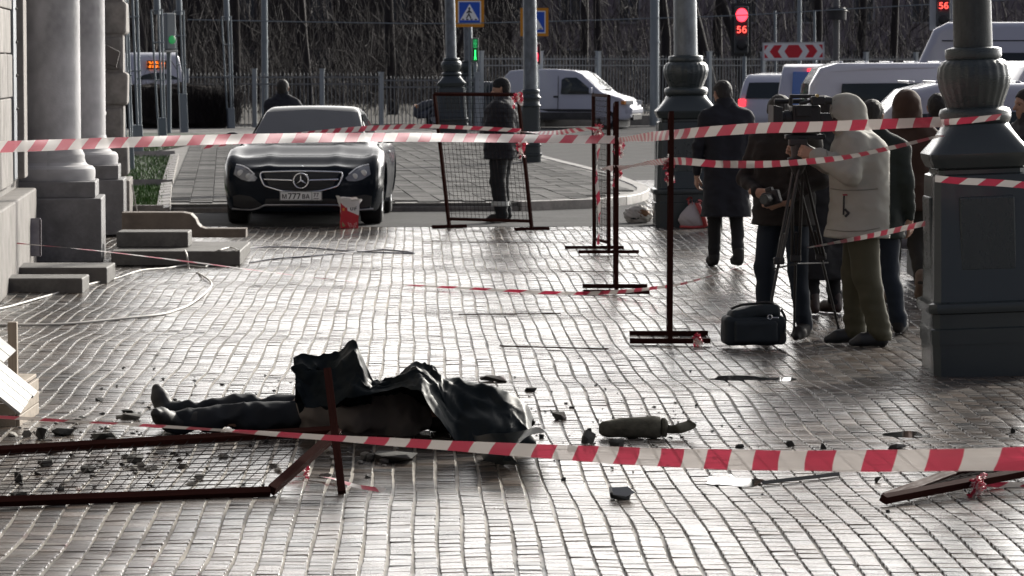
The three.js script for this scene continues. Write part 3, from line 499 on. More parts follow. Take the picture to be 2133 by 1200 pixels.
function wheel(parent, x, z, r, w = 0.2) {
  const g = new THREE.Group(); g.name = 'wheel'; g.position.set(x, r, z); parent.add(g); const s = Math.sign(z) || 1;
  mesh('tyre', lathe([[r * 0.62, -w / 2], [r * 0.9, -w / 2], [r, -w * 0.32], [r, w * 0.32], [r * 0.9, w / 2], [r * 0.62, w / 2]], 36).rotateX(Math.PI / 2), tyreM, g);
  const rim = [cyl(r * 0.2, r * 0.2, 0.03, 0, w * 0.36, 0, 16), new THREE.TorusGeometry(r * 0.61, 0.014, 8, 36).rotateX(Math.PI / 2).translate(0, w * 0.42, 0)]; for (let k = 0; k < 5; k++) rim.push(box(r * 0.5, 0.025, r * 0.2, r * 0.36, w * 0.37, 0).rotateY(k * 1.2566));
  rim.push(cyl(r * 0.6, r * 0.6, 0.01, 0, w * 0.2, 0, 24)); mesh('rim', join(rim).rotateX(s * Math.PI / 2), rimM, g);
}
// a vehicle from its side outline, drawn in by plan and by height as real bodies are
function vehicle(name, label, pos, ry, d) {
  const g = group(name, label, d.cat || 'van', pos, ry, d.group), hw = d.W / 2, hl = d.L / 2;
  const def = geo => { const p = geo.attributes.position; for (let i = 0; i < p.count; i++) { const x = p.getX(i), y = p.getY(i); let k = 1 - (d.tumble ?? 0.13) * Math.pow(Math.max(0, (y - d.belt) / (d.H - d.belt)), 1.4) - 0.03 * Math.pow(Math.max(0, (d.belt - 0.35 - y) / d.belt), 2); const e = Math.max(0, (Math.abs(x) - hl * 0.55) / (hl * 0.45)); k *= 1 - (x > 0 ? d.nose ?? 0.17 : d.tail ?? 0.1) * e * e; p.setZ(i, p.getZ(i) * k); } return geo; };
  const pts = []; for (const q of d.side) pts.push(q);
  for (const wx of d.wheels) { const R = d.wr * 1.16; for (let a = 0; a <= 10; a++) { const t = Math.PI * a / 10; pts.push([wx - R * Math.cos(t) , Math.max(d.floor, d.wr + R * Math.sin(t))]); } }
  // finer outline so that the body can bend
  const fine = []; for (let i = 0; i < pts.length; i++) { const a = pts[i], b = pts[(i + 1) % pts.length], n = Math.max(1, Math.ceil(Math.hypot(b[0] - a[0], b[1] - a[1]) / 0.2)); for (let k = 0; k < n; k++) fine.push([lerp(a[0], b[0], k / n), lerp(a[1], b[1], k / n)]); }
  const s = new THREE.Shape(fine.map(p => new THREE.Vector2(...p)));
  const bev = d.bevel ?? 0.07, body = new THREE.ExtrudeGeometry(s, { depth: d.W - 2 * bev, steps: 6, bevelEnabled: true, bevelSize: bev * 0.8, bevelOffset: -bev * 0.8, bevelThickness: bev, bevelSegments: 4 }).translate(0, 0, -hw + bev);
  mesh('body', toCreasedNormals(def(body), 0.7), d.paint, g);
  const side = (poly, m, nm, off = 0.006, th = 0.012) => { for (const sgn of [-1, 1]) { const q = def(extrude(poly, th, 0.003).translate(0, 0, sgn * (hw + off))); mesh(nm, toCreasedNormals(q.index ? q.toNonIndexed() : q, 0.7), m, g); } };
  for (const w of d.windows) side(w, glassM, 'window');
  for (const [nm, poly, m] of d.panels || []) side(poly, m, nm, 0.008);
  for (const [nm, a, b, f, m] of d.screens) {     // panes between two points of the outline, across the body
    const n = V(-(b[1] - a[1]), b[0] - a[0], 0).normalize(); if (n.x * (a[0] + b[0]) < 0 && Math.abs(n.x) > 0.3 || n.y < -0.2) n.negate();
    const P = new THREE.PlaneGeometry(1, 1, 14, 6), p = P.attributes.position;
    for (let i = 0; i < p.count; i++) { const t = p.getY(i) + 0.5, e = p.getX(i) * 2, x = lerp(a[0], b[0], t), y = lerp(a[1], b[1], t), bulge = 0.02 * (1 - e * e) + 0.008; p.setXYZ(i, x + n.x * bulge, y + n.y * bulge, e * (hw - 0.05) * f); }
    P.computeVertexNormals(); mesh(nm, def(P), m || glassM, g);
  }
  for (const wx of d.wheels) for (const sgn of [-1, 1]) wheel(g, wx, sgn * (hw - 0.115), d.wr, 0.2);
  for (const wx of d.wheels) mesh('wheel_arch', box(d.wr * 2.2, d.wr * 1.9, d.W - 0.34, wx, d.wr * 1.1, 0), blackM, g);
  for (const [nm, x, y, z, w, h, dep, m, ryy] of d.lamps || []) for (const sgn of (z ? [-1, 1] : [1])) { const q = mesh(nm, rbox(dep, h, w, 0.03), m, g); q.position.set(x, y, sgn * z); q.rotation.y = sgn * (ryy || 0); }
  for (const sgn of [-1, 1]) if (d.mirror) { const q = mesh('mirror', [rbox(0.1, 0.2, 0.2, 0.04, 0, 0.05, sgn * 0.1), bar(V(0, -0.03, -sgn * 0.03), V(0, 0, sgn * 0.08), 0.04)], d.mirrorM || d.paint, g); q.position.set(d.mirror[0], d.mirror[1], sgn * (hw - 0.02)); }
  if (d.extra) d.extra(g, def);
  return g;
}
const whiteP = paint(0.52, 0.53, 0.6), dirtyM = mat(0.1, 0.095, 0.09, 0.8, { map: rep(blotch, 1) });
{ // small white panel van passing on the road
  const a = gp(1193, 266), b = vehicle('panel_van', 'white panel van driving right behind the slim lamp post', [a.x, -0.03, a.z - 0.6], -0.3, {
    W: 1.72, L: 4.1, H: 1.82, belt: 1.05, floor: 0.25, wr: 0.3, wheels: [1.32, -1.35], paint: whiteP, nose: 0.22, tumble: 0.12,
    side: [[-1.95, 0.3], [-2.05, 0.5], [-2.04, 1.15], [-1.96, 1.6], [-1.8, 1.77], [-1.2, 1.82], [-0.3, 1.82], [0.28, 1.77], [0.52, 1.68], [1.12, 1.16], [1.22, 1.1], [1.75, 0.95], [1.98, 0.78], [2.06, 0.58], [2.05, 0.36], [1.9, 0.27]],
    windows: [[[-0.12, 1.06], [-0.1, 1.5], [0.02, 1.56], [0.36, 1.56], [0.5, 1.46], [0.93, 1.1], [0.9, 1.06]]],
    panels: [['side_moulding', [[-1.9, 0.52], [-1.9, 0.6], [0.9, 0.6], [0.9, 0.52]], darkPlasticM], ['dirty_sill', [[-0.9, 0.28], [-0.9, 0.5], [0.85, 0.5], [0.85, 0.28]], dirtyM], ['door_seam', [[-0.22, 0.55], [-0.22, 1.6], [-0.21, 1.6], [-0.21, 0.55]], darkPlasticM], ['door_handle', [[-0.35, 0.95], [-0.35, 1.0], [-0.22, 1.0], [-0.22, 0.95]], darkPlasticM]],
    screens: [['windscreen', [1.1, 1.19], [0.55, 1.66], 0.9]],
    lamps: [['headlight', 1.93, 0.8, 0.6, 0.34, 0.13, 0.2, lensM, -0.5], ['indicator', 1.84, 0.8, 0.78, 0.1, 0.12, 0.16, amberM, -0.6], ['fog_light', 2.03, 0.42, 0.5, 0.18, 0.1, 0.06, lensM]], mirror: [0.86, 1.12],
    extra: (g, def) => { mesh('bumper', def(rbox(0.22, 0.2, 1.72, 0.06, 1.98, 0.55, 0)), whiteP, g); mesh('air_intake', def(rbox(0.1, 0.2, 1.3, 0.03, 2.03, 0.36, 0)), blackM, g); },
  });
  const c = gp(925, 262); vehicle('passing_car', 'dark car mostly hidden behind the far lamp post, its lit tail showing left of it', [c.x + 1.2, -0.03, c.z - 0.3], Math.PI - 0.12, { cat: 'car', W: 1.75, L: 4.3, H: 1.42, belt: 0.9, floor: 0.22, wr: 0.31, wheels: [1.35, -1.3], paint: paint(0.02, 0.025, 0.04), side: [[-2.05, 0.3], [-2.15, 0.55], [-2.1, 0.85], [-1.6, 0.98], [-0.9, 1.38], [-0.1, 1.43], [0.5, 1.33], [1.1, 0.95], [1.8, 0.8], [2.1, 0.62], [2.12, 0.35], [1.95, 0.25]], windows: [[[-1.3, 0.96], [-0.8, 1.32], [0.35, 1.32], [0.9, 0.96]]], screens: [['windscreen', [1.05, 0.98], [0.52, 1.31], 0.88], ['rear_window', [-1.5, 1.03], [-0.95, 1.34], 0.85]], lamps: [['headlight', 2.0, 0.64, 0.6, 0.4, 0.12, 0.14, amberM, -0.4], ['tail_light', -2.07, 0.75, 0.66, 0.3, 0.14, 0.1, redDarkM, 0.3]], mirror: [0.75, 0.98] });
}
// vehicles at the right
const vanSide = [[-2.2, 0.35], [-2.32, 0.6], [-2.33, 1.2], [-2.27, 1.7], [-2.15, 1.9], [-1.95, 1.96], [0.6, 1.97], [0.95, 1.9], [1.2, 1.75], [1.72, 1.2], [1.85, 1.12], [2.25, 0.98], [2.36, 0.75], [2.36, 0.4], [2.2, 0.3]];
const van = (extra = {}) => ({ W: 1.9, L: 4.7, H: 1.97, belt: 1.12, floor: 0.3, wr: 0.33, wheels: [1.5, -1.45], paint: whiteP, tumble: 0.14, side: vanSide, windows: [[[-2.1, 1.2], [-2.0, 1.68], [-1.0, 1.7], [-1.0, 1.2]], [[-0.9, 1.2], [-0.9, 1.7], [0.2, 1.7], [0.2, 1.2]], [[0.3, 1.2], [0.3, 1.7], [0.95, 1.68], [1.4, 1.2]]], screens: [['windscreen', [1.68, 1.25], [1.22, 1.73], 0.9], ['rear_window', [-2.31, 1.3], [-2.26, 1.72], 0.82]], lamps: [['headlight', 2.27, 0.82, 0.7, 0.32, 0.2, 0.16, lensM, -0.3], ['tail_light', -2.3, 1.0, 0.84, 0.14, 0.5, 0.1, redDarkM]], mirror: [1.3, 1.2], ...extra });
function ribs(g, def, n, y, L) { for (let k = 0; k < n; k++) { const q = def(rbox(0.05, 0.022, 1.5, 0.01, -1.9 + k * L / n, y, 0)); mesh('roof_rib', q, whiteP, g); } }
{
  const a = gp(1690, 485); vehicle('white_van', 'white high van parked broadside behind the hooded cameraman, its blunt end at the left', [a.x + 2.3, -0.02, a.z - 1.2], -0.02, van({ windows: [[[-1.95, 1.25], [-1.9, 1.72], [0.1, 1.74], [0.1, 1.25]], [[0.25, 1.2], [0.25, 1.7], [0.95, 1.68], [1.4, 1.2]]], extra: (g, def) => ribs(g, def, 9, 1.972, 2.6) }));
  const b = pz(1890, 640, 29.2); vehicle('silver_minivan', 'silver minivan with a ribbed roof parked behind the brown hooded person', [b.x + 1.9, 0, -29.4], -0.03, van({ H: 1.77, W: 1.85, paint: paint(0.42, 0.43, 0.5, { metalness: 0.3 }), belt: 1.05, tumble: 0.2, bevel: 0.12, side: [[-2.2, 0.35], [-2.3, 0.6], [-2.3, 1.05], [-2.15, 1.5], [-1.95, 1.7], [-1.7, 1.76], [0.4, 1.77], [0.85, 1.68], [1.6, 1.1], [1.8, 1.04], [2.2, 0.88], [2.33, 0.68], [2.33, 0.38], [2.2, 0.3]], windows: [[[-2.0, 1.1], [-1.85, 1.5], [-1.0, 1.52], [-1.0, 1.1]], [[-0.9, 1.1], [-0.9, 1.53], [0.1, 1.53], [0.1, 1.1]], [[0.2, 1.1], [0.2, 1.53], [0.75, 1.5], [1.25, 1.1]]], screens: [['windscreen', [1.57, 1.14], [0.88, 1.66], 0.9], ['rear_window', [-2.28, 1.12], [-2.16, 1.47], 0.85]], mirror: [1.15, 1.1], extra: (g, def) => ribs(g, def, 11, 1.772, 2.5) }));
  const c = pz(1655, 262, 78); vehicle('service_van', 'blue and white van with lit brake lights waiting at the signal', [c.x + 0.95, -0.03, -80], 1.35, van({ H: 1.92, paint: whiteP, lamps: [['tail_light', -2.32, 0.98, 0.83, 0.14, 0.3, 0.1, redLampM], ['brake_light', -2.26, 1.82, 0, 0.36, 0.08, 0.08, redLampM], ['headlight', 2.27, 0.82, 0.7, 0.32, 0.2, 0.16, lensM]], extra: (g, def) => mesh('blue_door', def(rbox(0.05, 1.35, 1.5, 0.02, -2.335, 1.12, 0.12)), paint(0.05, 0.16, 0.5), g), screens: [['windscreen', [1.68, 1.25], [1.22, 1.73], 0.9]] }));
  const d = pz(1622, 270, 82); vehicle('white_car', 'white estate car with a red tail light, left of the blue and white van', [d.x + 0.75, -0.03, -86], 1.2, van({ cat: 'car', H: 1.75, W: 1.8, side: [[-2.1, 0.35], [-2.2, 0.6], [-2.15, 1.05], [-1.9, 1.55], [-1.7, 1.7], [-0.6, 1.75], [0.3, 1.7], [1.1, 1.12], [1.9, 0.95], [2.15, 0.75], [2.15, 0.4], [2, 0.3]], windows: [[[-1.75, 1.1], [-1.6, 1.5], [0.2, 1.55], [0.8, 1.1]]], screens: [['windscreen', [1.05, 1.16], [0.35, 1.66], 0.9], ['rear_window', [-2.13, 1.1], [-1.92, 1.5], 0.85]], mirror: [0.8, 1.1], lamps: [['tail_light', -2.14, 1.0, 0.76, 0.18, 0.18, 0.12, redLampM], ['headlight', 2.05, 0.8, 0.66, 0.3, 0.16, 0.16, lensM]] }));
  const e = pz(2140, 240, 36); vehicle('white_car', 'white car at the far right edge beyond the massive lamp post', [e.x + 1.9, 0, -36], 0.1, van({ cat: 'car', H: 1.95 }));
  const f = pz(2060, 200, 70); vehicle('coach', 'white coach high above the parked vehicles behind the massive lamp post', [f.x + 1.9, -0.03, -72], 2.9, { cat: 'coach', W: 2.4, L: 7, H: 2.85, belt: 1.3, floor: 0.35, wr: 0.42, wheels: [2.3, -2.2], paint: whiteP, tumble: 0.1, bevel: 0.16, nose: 0.12, side: [[-3.4, 0.4], [-3.5, 0.8], [-3.48, 2.4], [-3.3, 2.78], [-3, 2.85], [2.4, 2.85], [2.7, 2.7], [3.2, 1.6], [3.45, 1.2], [3.5, 0.5], [3.3, 0.38]], windows: [[[-3.2, 1.4], [-3.2, 2.2], [-1.7, 2.2], [-1.7, 1.4]], [[-1.6, 1.4], [-1.6, 2.2], [0.1, 2.2], [0.1, 1.4]], [[0.2, 1.4], [0.2, 2.2], [2.2, 2.2], [2.65, 1.4]]], panels: [['roof_seam', [[-3.3, 2.45], [-3.3, 2.47], [2.5, 2.47], [2.5, 2.45]], darkPlasticM]], screens: [['windscreen', [3.15, 1.68], [2.74, 2.62], 0.9]], lamps: [['headlight', 3.42, 0.8, 0.9, 0.35, 0.2, 0.12, lensM]], mirror: [2.9, 1.6] });
  const h = pz(305, 190, 118); vehicle('minibus', 'white minibus with an orange lit display behind the hedge at the left', [h.x - 0.3, 0, -119], -1.2, van({ cat: 'minibus', L: 5.4, H: 2.35, W: 2.0, side: [[-2.6, 0.35], [-2.7, 0.8], [-2.65, 2.1], [-2.5, 2.3], [1.6, 2.35], [1.9, 2.2], [2.3, 1.3], [2.6, 1.05], [2.7, 0.7], [2.6, 0.35]], screens: [['windscreen', [2.25, 1.4], [1.92, 2.0], 0.9]], mirror: [2.1, 1.4], extra: (g) => { const t = canvasTex(128, 64, (c, w, hh) => { c.fillStyle = '#100400'; c.fillRect(0, 0, w, hh); c.fillStyle = '#ff7a1e'; for (let y = 0; y < 2; y++) for (let x = 0; x < 5; x++) { c.fillRect(10 + x * 22 + (y ? 3 : 0), 8 + y * 28, 15, 7); c.fillRect(10 + x * 22 + (y ? 0 : 6), 18 + y * 28, 15, 7); } }); mesh('route_display', box(0.04, 0.3, 0.7, 2.12, 1.92, 0).rotateZ(0), new THREE.MeshStandardMaterial({ color: 0x000000, emissive: 0xffffff, emissiveMap: t, emissiveIntensity: 1.6, roughness: 0.4 }), g); } }));
}
{ // dark coupe facing the camera
  const a = gp(624, 476), car = group('parked_coupe', 'dark coupe with a star on its grille parked facing the camera at the kerb', 'car', [a.x, 0, a.z - 2.8], 0.0);
  const CP_ = paint(0.006, 0.009, 0.014, { roughness: 0.18, metalness: 0, clearcoat: 0.04, specularIntensity: 0.4, ior: 1.3 });
  const ramp = (z, t) => { for (let i = 1; i < t.length; i++) if (z <= t[i][0]) return lerp(t[i - 1][1], t[i][1], sstep(0, 1, (z - t[i - 1][0]) / (t[i][0] - t[i - 1][0]))); return t[t.length - 1][1]; };
  const hood = [[-2.5, 0.9], [-2.2, 0.98], [-1.3, 1.0], [0.6, 0.995], [1.2, 0.945], [1.9, 0.83], [2.3, 0.72], [2.52, 0.6]];
  const smax = (a, b, k) => -smin(-a, -b, k);
  function body(x, y, z) {
    const ax = Math.abs(x), f = Math.max(0, (z - 1.3) / 1.2), r = Math.max(0, (-z - 1.5) / 1.0);
    const hw = 0.94 - 0.14 * f * f - 0.12 * r * r - 0.05 * Math.pow(Math.abs(y - 0.62) / 0.42, 2);
    const top = ramp(z, hood) + 0.014 * Math.exp(-Math.pow((ax - 0.4) / 0.07, 2)) * sstep(0.8, 1.3, z) - 0.05 * Math.pow(ax / 0.9, 4);
    const front = 2.5 - 0.34 * Math.pow(ax / 0.94, 2.6) - 0.22 * Math.pow(Math.max(0, y - 0.5) / 0.25, 2) * 0.4 - 0.25 * Math.max(0, 0.3 - y);
    let d = smax(smax(ax - hw, y - top, 0.11), smax(z - front, smax(-z - 2.5 + 0.3 * Math.pow(ax / 0.94, 2.6), 0.17 - y, 0.05), 0.05), 0.1);
    for (const [wz, b] of [[1.55, 0.06], [-1.42, 0.09]]) d = smin(d, ell([ax, y, z], [0.84 + b * 0.4, 0.52, wz], [0.11, 0.36, 0.56]), 0.12);
    const g = smax(smax(ax - (0.75 - 0.42 * Math.max(0, y - 0.95)), y - (1.405 - 0.06 * ax * ax - 0.05 * Math.pow(z + 0.35, 2)), 0.08), smax((z - 1.12) * 0.36 + (y - 0.96) * 0.93 - 0.0 , (-z - 2.05) * 0.4 + (y - 0.95) * 0.92, 0.06), 0.06);
    d = smin(d, Math.max(g, 0.6 - y), 0.05);
    for (const wz of [1.55, -1.42]) { const c = Math.max(Math.hypot(y - 0.35, z - wz) - 0.39, 0.62 - ax); d = Math.max(d, -c); }
    return d;
  }
  const sd = (x, y, z) => body(x, y, z);
  const q = surfaceNet(sd, [-1.08, 0.1, -2.65], [1.08, 1.48, 2.62], 0.024); mesh('body', q, CP_, car);
  const zOn = (x, y, off) => { let z = 2.75; for (let i = 0; i < 140; i++) { const d = sd(x, y, z) - off; if (d < 0.0008) break; z -= Math.max(0.003, d * 0.8); if (z < -2) break; } return z; };
  const xOn = (y, z, off, s) => { let x = 1.2; for (let i = 0; i < 100; i++) { const d = sd(x, y, z) - off; if (d < 0.0008) break; x -= Math.max(0.003, d * 0.8); if (x < 0.2) break; } return x * s; };
  function patch(topC, botC, n, m, off, sideS) {
    const at = (c, t) => { const k = t * (c.length - 1), i = Math.min(c.length - 2, Math.floor(k)); return [lerp(c[i][0], c[i + 1][0], k - i), lerp(c[i][1], c[i + 1][1], k - i)]; };
    const g = new THREE.PlaneGeometry(1, 1, n, m), p = g.attributes.position;
    for (let i = 0; i < p.count; i++) { const u = p.getX(i) + 0.5, v = p.getY(i) + 0.5, a = at(topC, u), b = at(botC, u), x = lerp(b[0], a[0], v), y = lerp(b[1], a[1], v); if (sideS) p.setXYZ(i, xOn(y, x, off, sideS), y, x); else p.setXYZ(i, x, y, zOn(x, y, off)); }
    g.computeVertexNormals(); return g;
  }
  const drape = (pts, r, off, closed) => new THREE.TubeGeometry(new THREE.CatmullRomCurve3(pts.map(p => V(p[0], p[1], zOn(p[0], p[1], off))), closed, 'catmullrom', 0.2), 120, r, 8, closed);
  mesh('windscreen', patch([[-0.57, 1.33], [0, 1.365], [0.57, 1.33]], [[-0.7, 1.0], [0, 1.015], [0.7, 1.0]], 24, 12, 0.016), new THREE.MeshPhysicalMaterial({ color: C(0.02, 0.024, 0.036), roughness: 0.04, specularIntensity: 0.25, ior: 1.3, side: THREE.DoubleSide }), car);
  mesh('rear_view_mirror', rbox(0.22, 0.07, 0.03, 0.02, 0, 1.26, zOn(0, 1.26, 0.0) - 0.06), darkPlasticM, car);
  for (const s of [-1, 1]) mesh('side_window', patch([[-1.15, 1.18], [-0.6, 1.3], [0.1, 1.3], [0.45, 1.2]], [[-1.2, 1.06], [-0.4, 1.03], [0.3, 1.03], [0.82, 1.05]], 24, 6, 0.012, s), glassM, car);
  const gt = [[-0.45, 0.645], [-0.2, 0.652], [0, 0.655], [0.2, 0.652], [0.45, 0.645]], gb = [[-0.38, 0.49], [-0.2, 0.43], [0, 0.42], [0.2, 0.43], [0.38, 0.49]];
  const gr = mesh('grille', patch(gt, gb, 30, 10, 0.006), blackM, car);
  mesh('grille_frame', drape([[-0.46, 0.648], [0, 0.66], [0.46, 0.648], [0.485, 0.6], [0.43, 0.49], [0.22, 0.428], [0, 0.418], [-0.22, 0.428], [-0.43, 0.49], [-0.485, 0.6]], 0.011, 0.012, true), chromeM, gr);
  for (const k of [0, 1, 2, 3]) mesh('grille_slat', drape([[-0.4, 0.6 - k * 0.045], [0, 0.603 - k * 0.045], [0.4, 0.6 - k * 0.045]].map(p => [p[0] * (1 - 0.08 * k), p[1]]), 0.004, 0.008, false), darkPlasticM, gr);
  mesh('grille_bar', [drape([[-0.44, 0.565], [-0.1, 0.555]], 0.011, 0.018, false), drape([[0.1, 0.555], [0.44, 0.565]], 0.011, 0.018, false)], chromeM, gr);
  const ez = zOn(0, 0.55, 0.03), star = [new THREE.TorusGeometry(0.087, 0.009, 10, 40).translate(0, 0.55, ez)]; for (let k = 0; k < 3; k++) star.push(new THREE.ConeGeometry(0.016, 0.085, 4).translate(0, 0.043, 0).rotateZ(k * 2.0944).translate(0, 0.55, ez));
  mesh('star_emblem', star, chromeM, gr);
  mesh('bonnet_badge', new THREE.SphereGeometry(0.02, 12, 8).scale(1, 0.6, 0.6).translate(0, 0.715, zOn(0, 0.715, 0.003)), chromeM, car);
  for (const s of [-1, 1]) {
    const f = a => { const c = a.map(p => [p[0] * s, p[1]]); return s < 0 ? c.reverse() : c; };
    const hl = mesh('headlight', patch(f([[0.52, 0.58], [0.6, 0.65], [0.7, 0.71], [0.795, 0.725]]), f([[0.55, 0.545], [0.63, 0.54], [0.72, 0.56], [0.815, 0.62]]), 14, 8, 0.007), new THREE.MeshPhysicalMaterial({ color: C(0.16, 0.17, 0.19), roughness: 0.12, clearcoat: 1, side: THREE.DoubleSide }), car);
    for (const [x, y, r] of [[0.63, 0.6, 0.035], [0.73, 0.635, 0.04]]) mesh('lamp_lens', new THREE.SphereGeometry(r, 16, 12).scale(1, 1, 0.4).translate(s * x, y, zOn(s * x, y, 0.004)), lensM, hl);
    mesh('daylight_strip', drape(f([[0.56, 0.625], [0.64, 0.69], [0.72, 0.722], [0.79, 0.735]]), 0.007, 0.01, false), mat(0.8, 0.82, 0.85, 0.2), hl);
    mesh('side_intake', patch(f([[0.47, 0.27], [0.6, 0.36], [0.75, 0.38], [0.83, 0.36]]), f([[0.46, 0.235], [0.6, 0.22], [0.72, 0.22], [0.82, 0.24]]), 12, 6, 0.006), blackM, car);
    const m = mesh('wing_mirror', new THREE.SphereGeometry(1, 20, 14).scale(0.105, 0.07, 0.06).translate(s * 0.965, 1.02, 0.62), CP_, car); mesh('mirror_stalk', bar(V(s * 0.84, 0.97, 0.62), V(s * 0.93, 1.0, 0.62), 0.04), CP_, m);
    mesh('door_handle', rbox(0.03, 0.03, 0.2, 0.01, s * 0.935, 0.82, -0.45), chromeM, car);
    for (const wz of [1.55, -1.42]) { const w = new THREE.Group(); w.rotation.y = Math.PI / 2; w.position.set(0, 0, wz); car.add(w); w.name = 'wheel'; const r = 0.345; mesh('tyre', lathe([[r * 0.66, -0.13], [r * 0.93, -0.13], [r, -0.09], [r, 0.09], [r * 0.93, 0.13], [r * 0.66, 0.13]], 40).rotateX(Math.PI / 2).translate(0, r, s * 0.8), tyreM, w); const sp = []; for (let k = 0; k < 10; k++) sp.push(box(0.03, r * 0.6, 0.02, 0, r * 0.34, s * 0.9).rotateZ(k * 0.6283).translate(0, r, 0)); sp.push(new THREE.TorusGeometry(r * 0.64, 0.014, 8, 36).translate(0, r, s * 0.91)); sp.push(cyl(0.06, 0.06, 0.03, 0, 0, 0, 16).rotateX(Math.PI / 2).translate(0, r, s * 0.9)); mesh('rim', sp, rimM, w); }
  }
  mesh('lower_intake', patch([[-0.42, 0.335], [0, 0.345], [0.42, 0.335]], [[-0.45, 0.24], [0, 0.235], [0.45, 0.24]], 24, 6, 0.006), blackM, car);
  mesh('splitter', drape([[-0.84, 0.205], [-0.6, 0.2], [-0.5, 0.225], [-0.42, 0.26], [0, 0.265], [0.42, 0.26], [0.5, 0.225], [0.6, 0.2], [0.84, 0.205]], 0.011, 0.014, false), mat(0.3, 0.3, 0.32, 0.3, { metalness: 0.9 }), car);
  const pt = canvasTex(512, 112, (c, w, h) => { c.fillStyle = '#d9d9d6'; c.fillRect(0, 0, w, h); c.strokeStyle = '#111'; c.lineWidth = 6; c.strokeRect(5, 5, w - 10, h - 10); c.fillStyle = '#111'; c.textBaseline = 'alphabetic'; c.font = 'bold 74px sans-serif'; c.fillText('M', 22, 88); c.font = 'bold 96px sans-serif'; c.fillText('777', 96, 92); c.font = 'bold 74px sans-serif'; c.fillText('BA', 266, 88); c.fillRect(386, 6, 5, h - 12); c.font = 'bold 62px sans-serif'; c.fillText('77', 404, 66); c.fillRect(410, 84, 60, 8); });
  const pl = new THREE.BoxGeometry(0.5, 0.112, 0.012), pmz = zOn(0, 0.385, 0.02);
  const plate = mesh('number_plate', pl, [mat(0.1, 0.1, 0.1), mat(0.1, 0.1, 0.1), mat(0.1, 0.1, 0.1), mat(0.1, 0.1, 0.1), new THREE.MeshStandardMaterial({ map: pt, roughness: 0.5 }), mat(0.1, 0.1, 0.1)], car); plate.position.set(0, 0.372, Math.max(pmz, zOn(0.2, 0.33, 0.02)) + 0.004);
  for (const s of [-1, 1]) mesh('wiper', drape([[s * 0.05 - 0.1, 1.02], [s * 0.05 + 0.25, 1.035], [s * 0.05 + 0.5, 1.03]], 0.006, 0.012, false), blackM, car);
  mesh('underbody', rbox(1.5, 0.1, 4.4, 0.03, 0, 0.24, 0), blackM, car);
}
// ---------------------------------------------------------------- people
const skinM = mat(0.36, 0.21, 0.15, 0.6), hairM = mat(0.012, 0.009, 0.008, 0.7);
const cloth = (r, g, b, rough = 0.85) => mat(r, g, b, rough, { bumpMap: rep(grain, 6), bumpScale: 0.001 });
function fitted(fn, bones, pad, cell) {           // mesh a field round a set of points
  const lo = [1e9, 1e9, 1e9], hi = [-1e9, -1e9, -1e9]; for (const b of bones) for (let k = 0; k < 3; k++) { lo[k] = Math.min(lo[k], b[k] - pad); hi[k] = Math.max(hi[k], b[k] + pad); }
  return surfaceNet((x, y, z) => fn([x, y, z]), lo, hi, cell);
}
const chain = (p, list, k) => { let d = 1e9; for (const c of list) d = smin(d, cap(p, c[0], c[1], c[2], c[3]), k); return d; };
const add = (a, b, s = 1) => [a[0] + b[0] * s, a[1] + b[1] * s, a[2] + b[2] * s], mid = (a, b, t = 0.5) => [lerp(a[0], b[0], t), lerp(a[1], b[1], t), lerp(a[2], b[2], t)];
const unit = a => { const l = Math.hypot(...a) || 1; return [a[0] / l, a[1] / l, a[2] / l]; }, sub = (a, b) => [a[0] - b[0], a[1] - b[1], a[2] - b[2]], cross = (a, b) => [a[1] * b[2] - a[2] * b[1], a[2] * b[0] - a[0] * b[2], a[0] * b[1] - a[1] * b[0]];
// a hand: palm, four unequal fingers and a thumb from the side of the palm; dir = along the fingers, nrm = out of the palm, curl 0..1
function handGeo(w, dir, nrm, side, curl) {
  const d = unit(dir), s0 = unit(cross(d, nrm)), n = unit(cross(s0, d)), at = (a, b, c) => add(add(add(w, d, a), s0, b * side), n, c), list = [];
  for (const k of [-1.5, -0.5, 0.5, 1.5]) list.push([at(0.0, k * 0.012, 0), at(0.085, k * 0.02, 0), 0.017, 0.0135]);
  [0.062, 0.072, 0.068, 0.052].forEach((L, i) => {
    const b = (1.5 - i) * 0.021; let p = [0.088, 0], a = 0; for (let j = 0; j < 3; j++) { a += curl * (j ? 1.0 : 0.75) + 0.12; const l = L * [0.48, 0.33, 0.27][j], q = [p[0] + Math.cos(a) * l, p[1] + Math.sin(a) * l]; list.push([at(p[0], b, p[1]), at(q[0], b * 0.97, q[1]), 0.0098 - j * 0.0008, 0.009 - j * 0.001]); p = q; }
  });
  list.push([at(0.02, 0.03, 0.006), at(0.052, 0.055, 0.02 + 0.012 * curl), 0.0145, 0.0115], [at(0.052, 0.055, 0.02 + 0.012 * curl), at(0.085, 0.056 - 0.02 * curl, 0.03 + 0.02 * curl), 0.0112, 0.009]);
  list.push([at(-0.07, 0, 0), at(0.01, 0, 0), 0.027, 0.026]);
  return fitted(p => { let q = 1e9; for (const c of list) q = smin(q, cap(p, c[0], c[1], c[2], c[3]), 0.007); return q; }, list.flatMap(c => [c[0], c[1]]), 0.03, 0.0048);
}
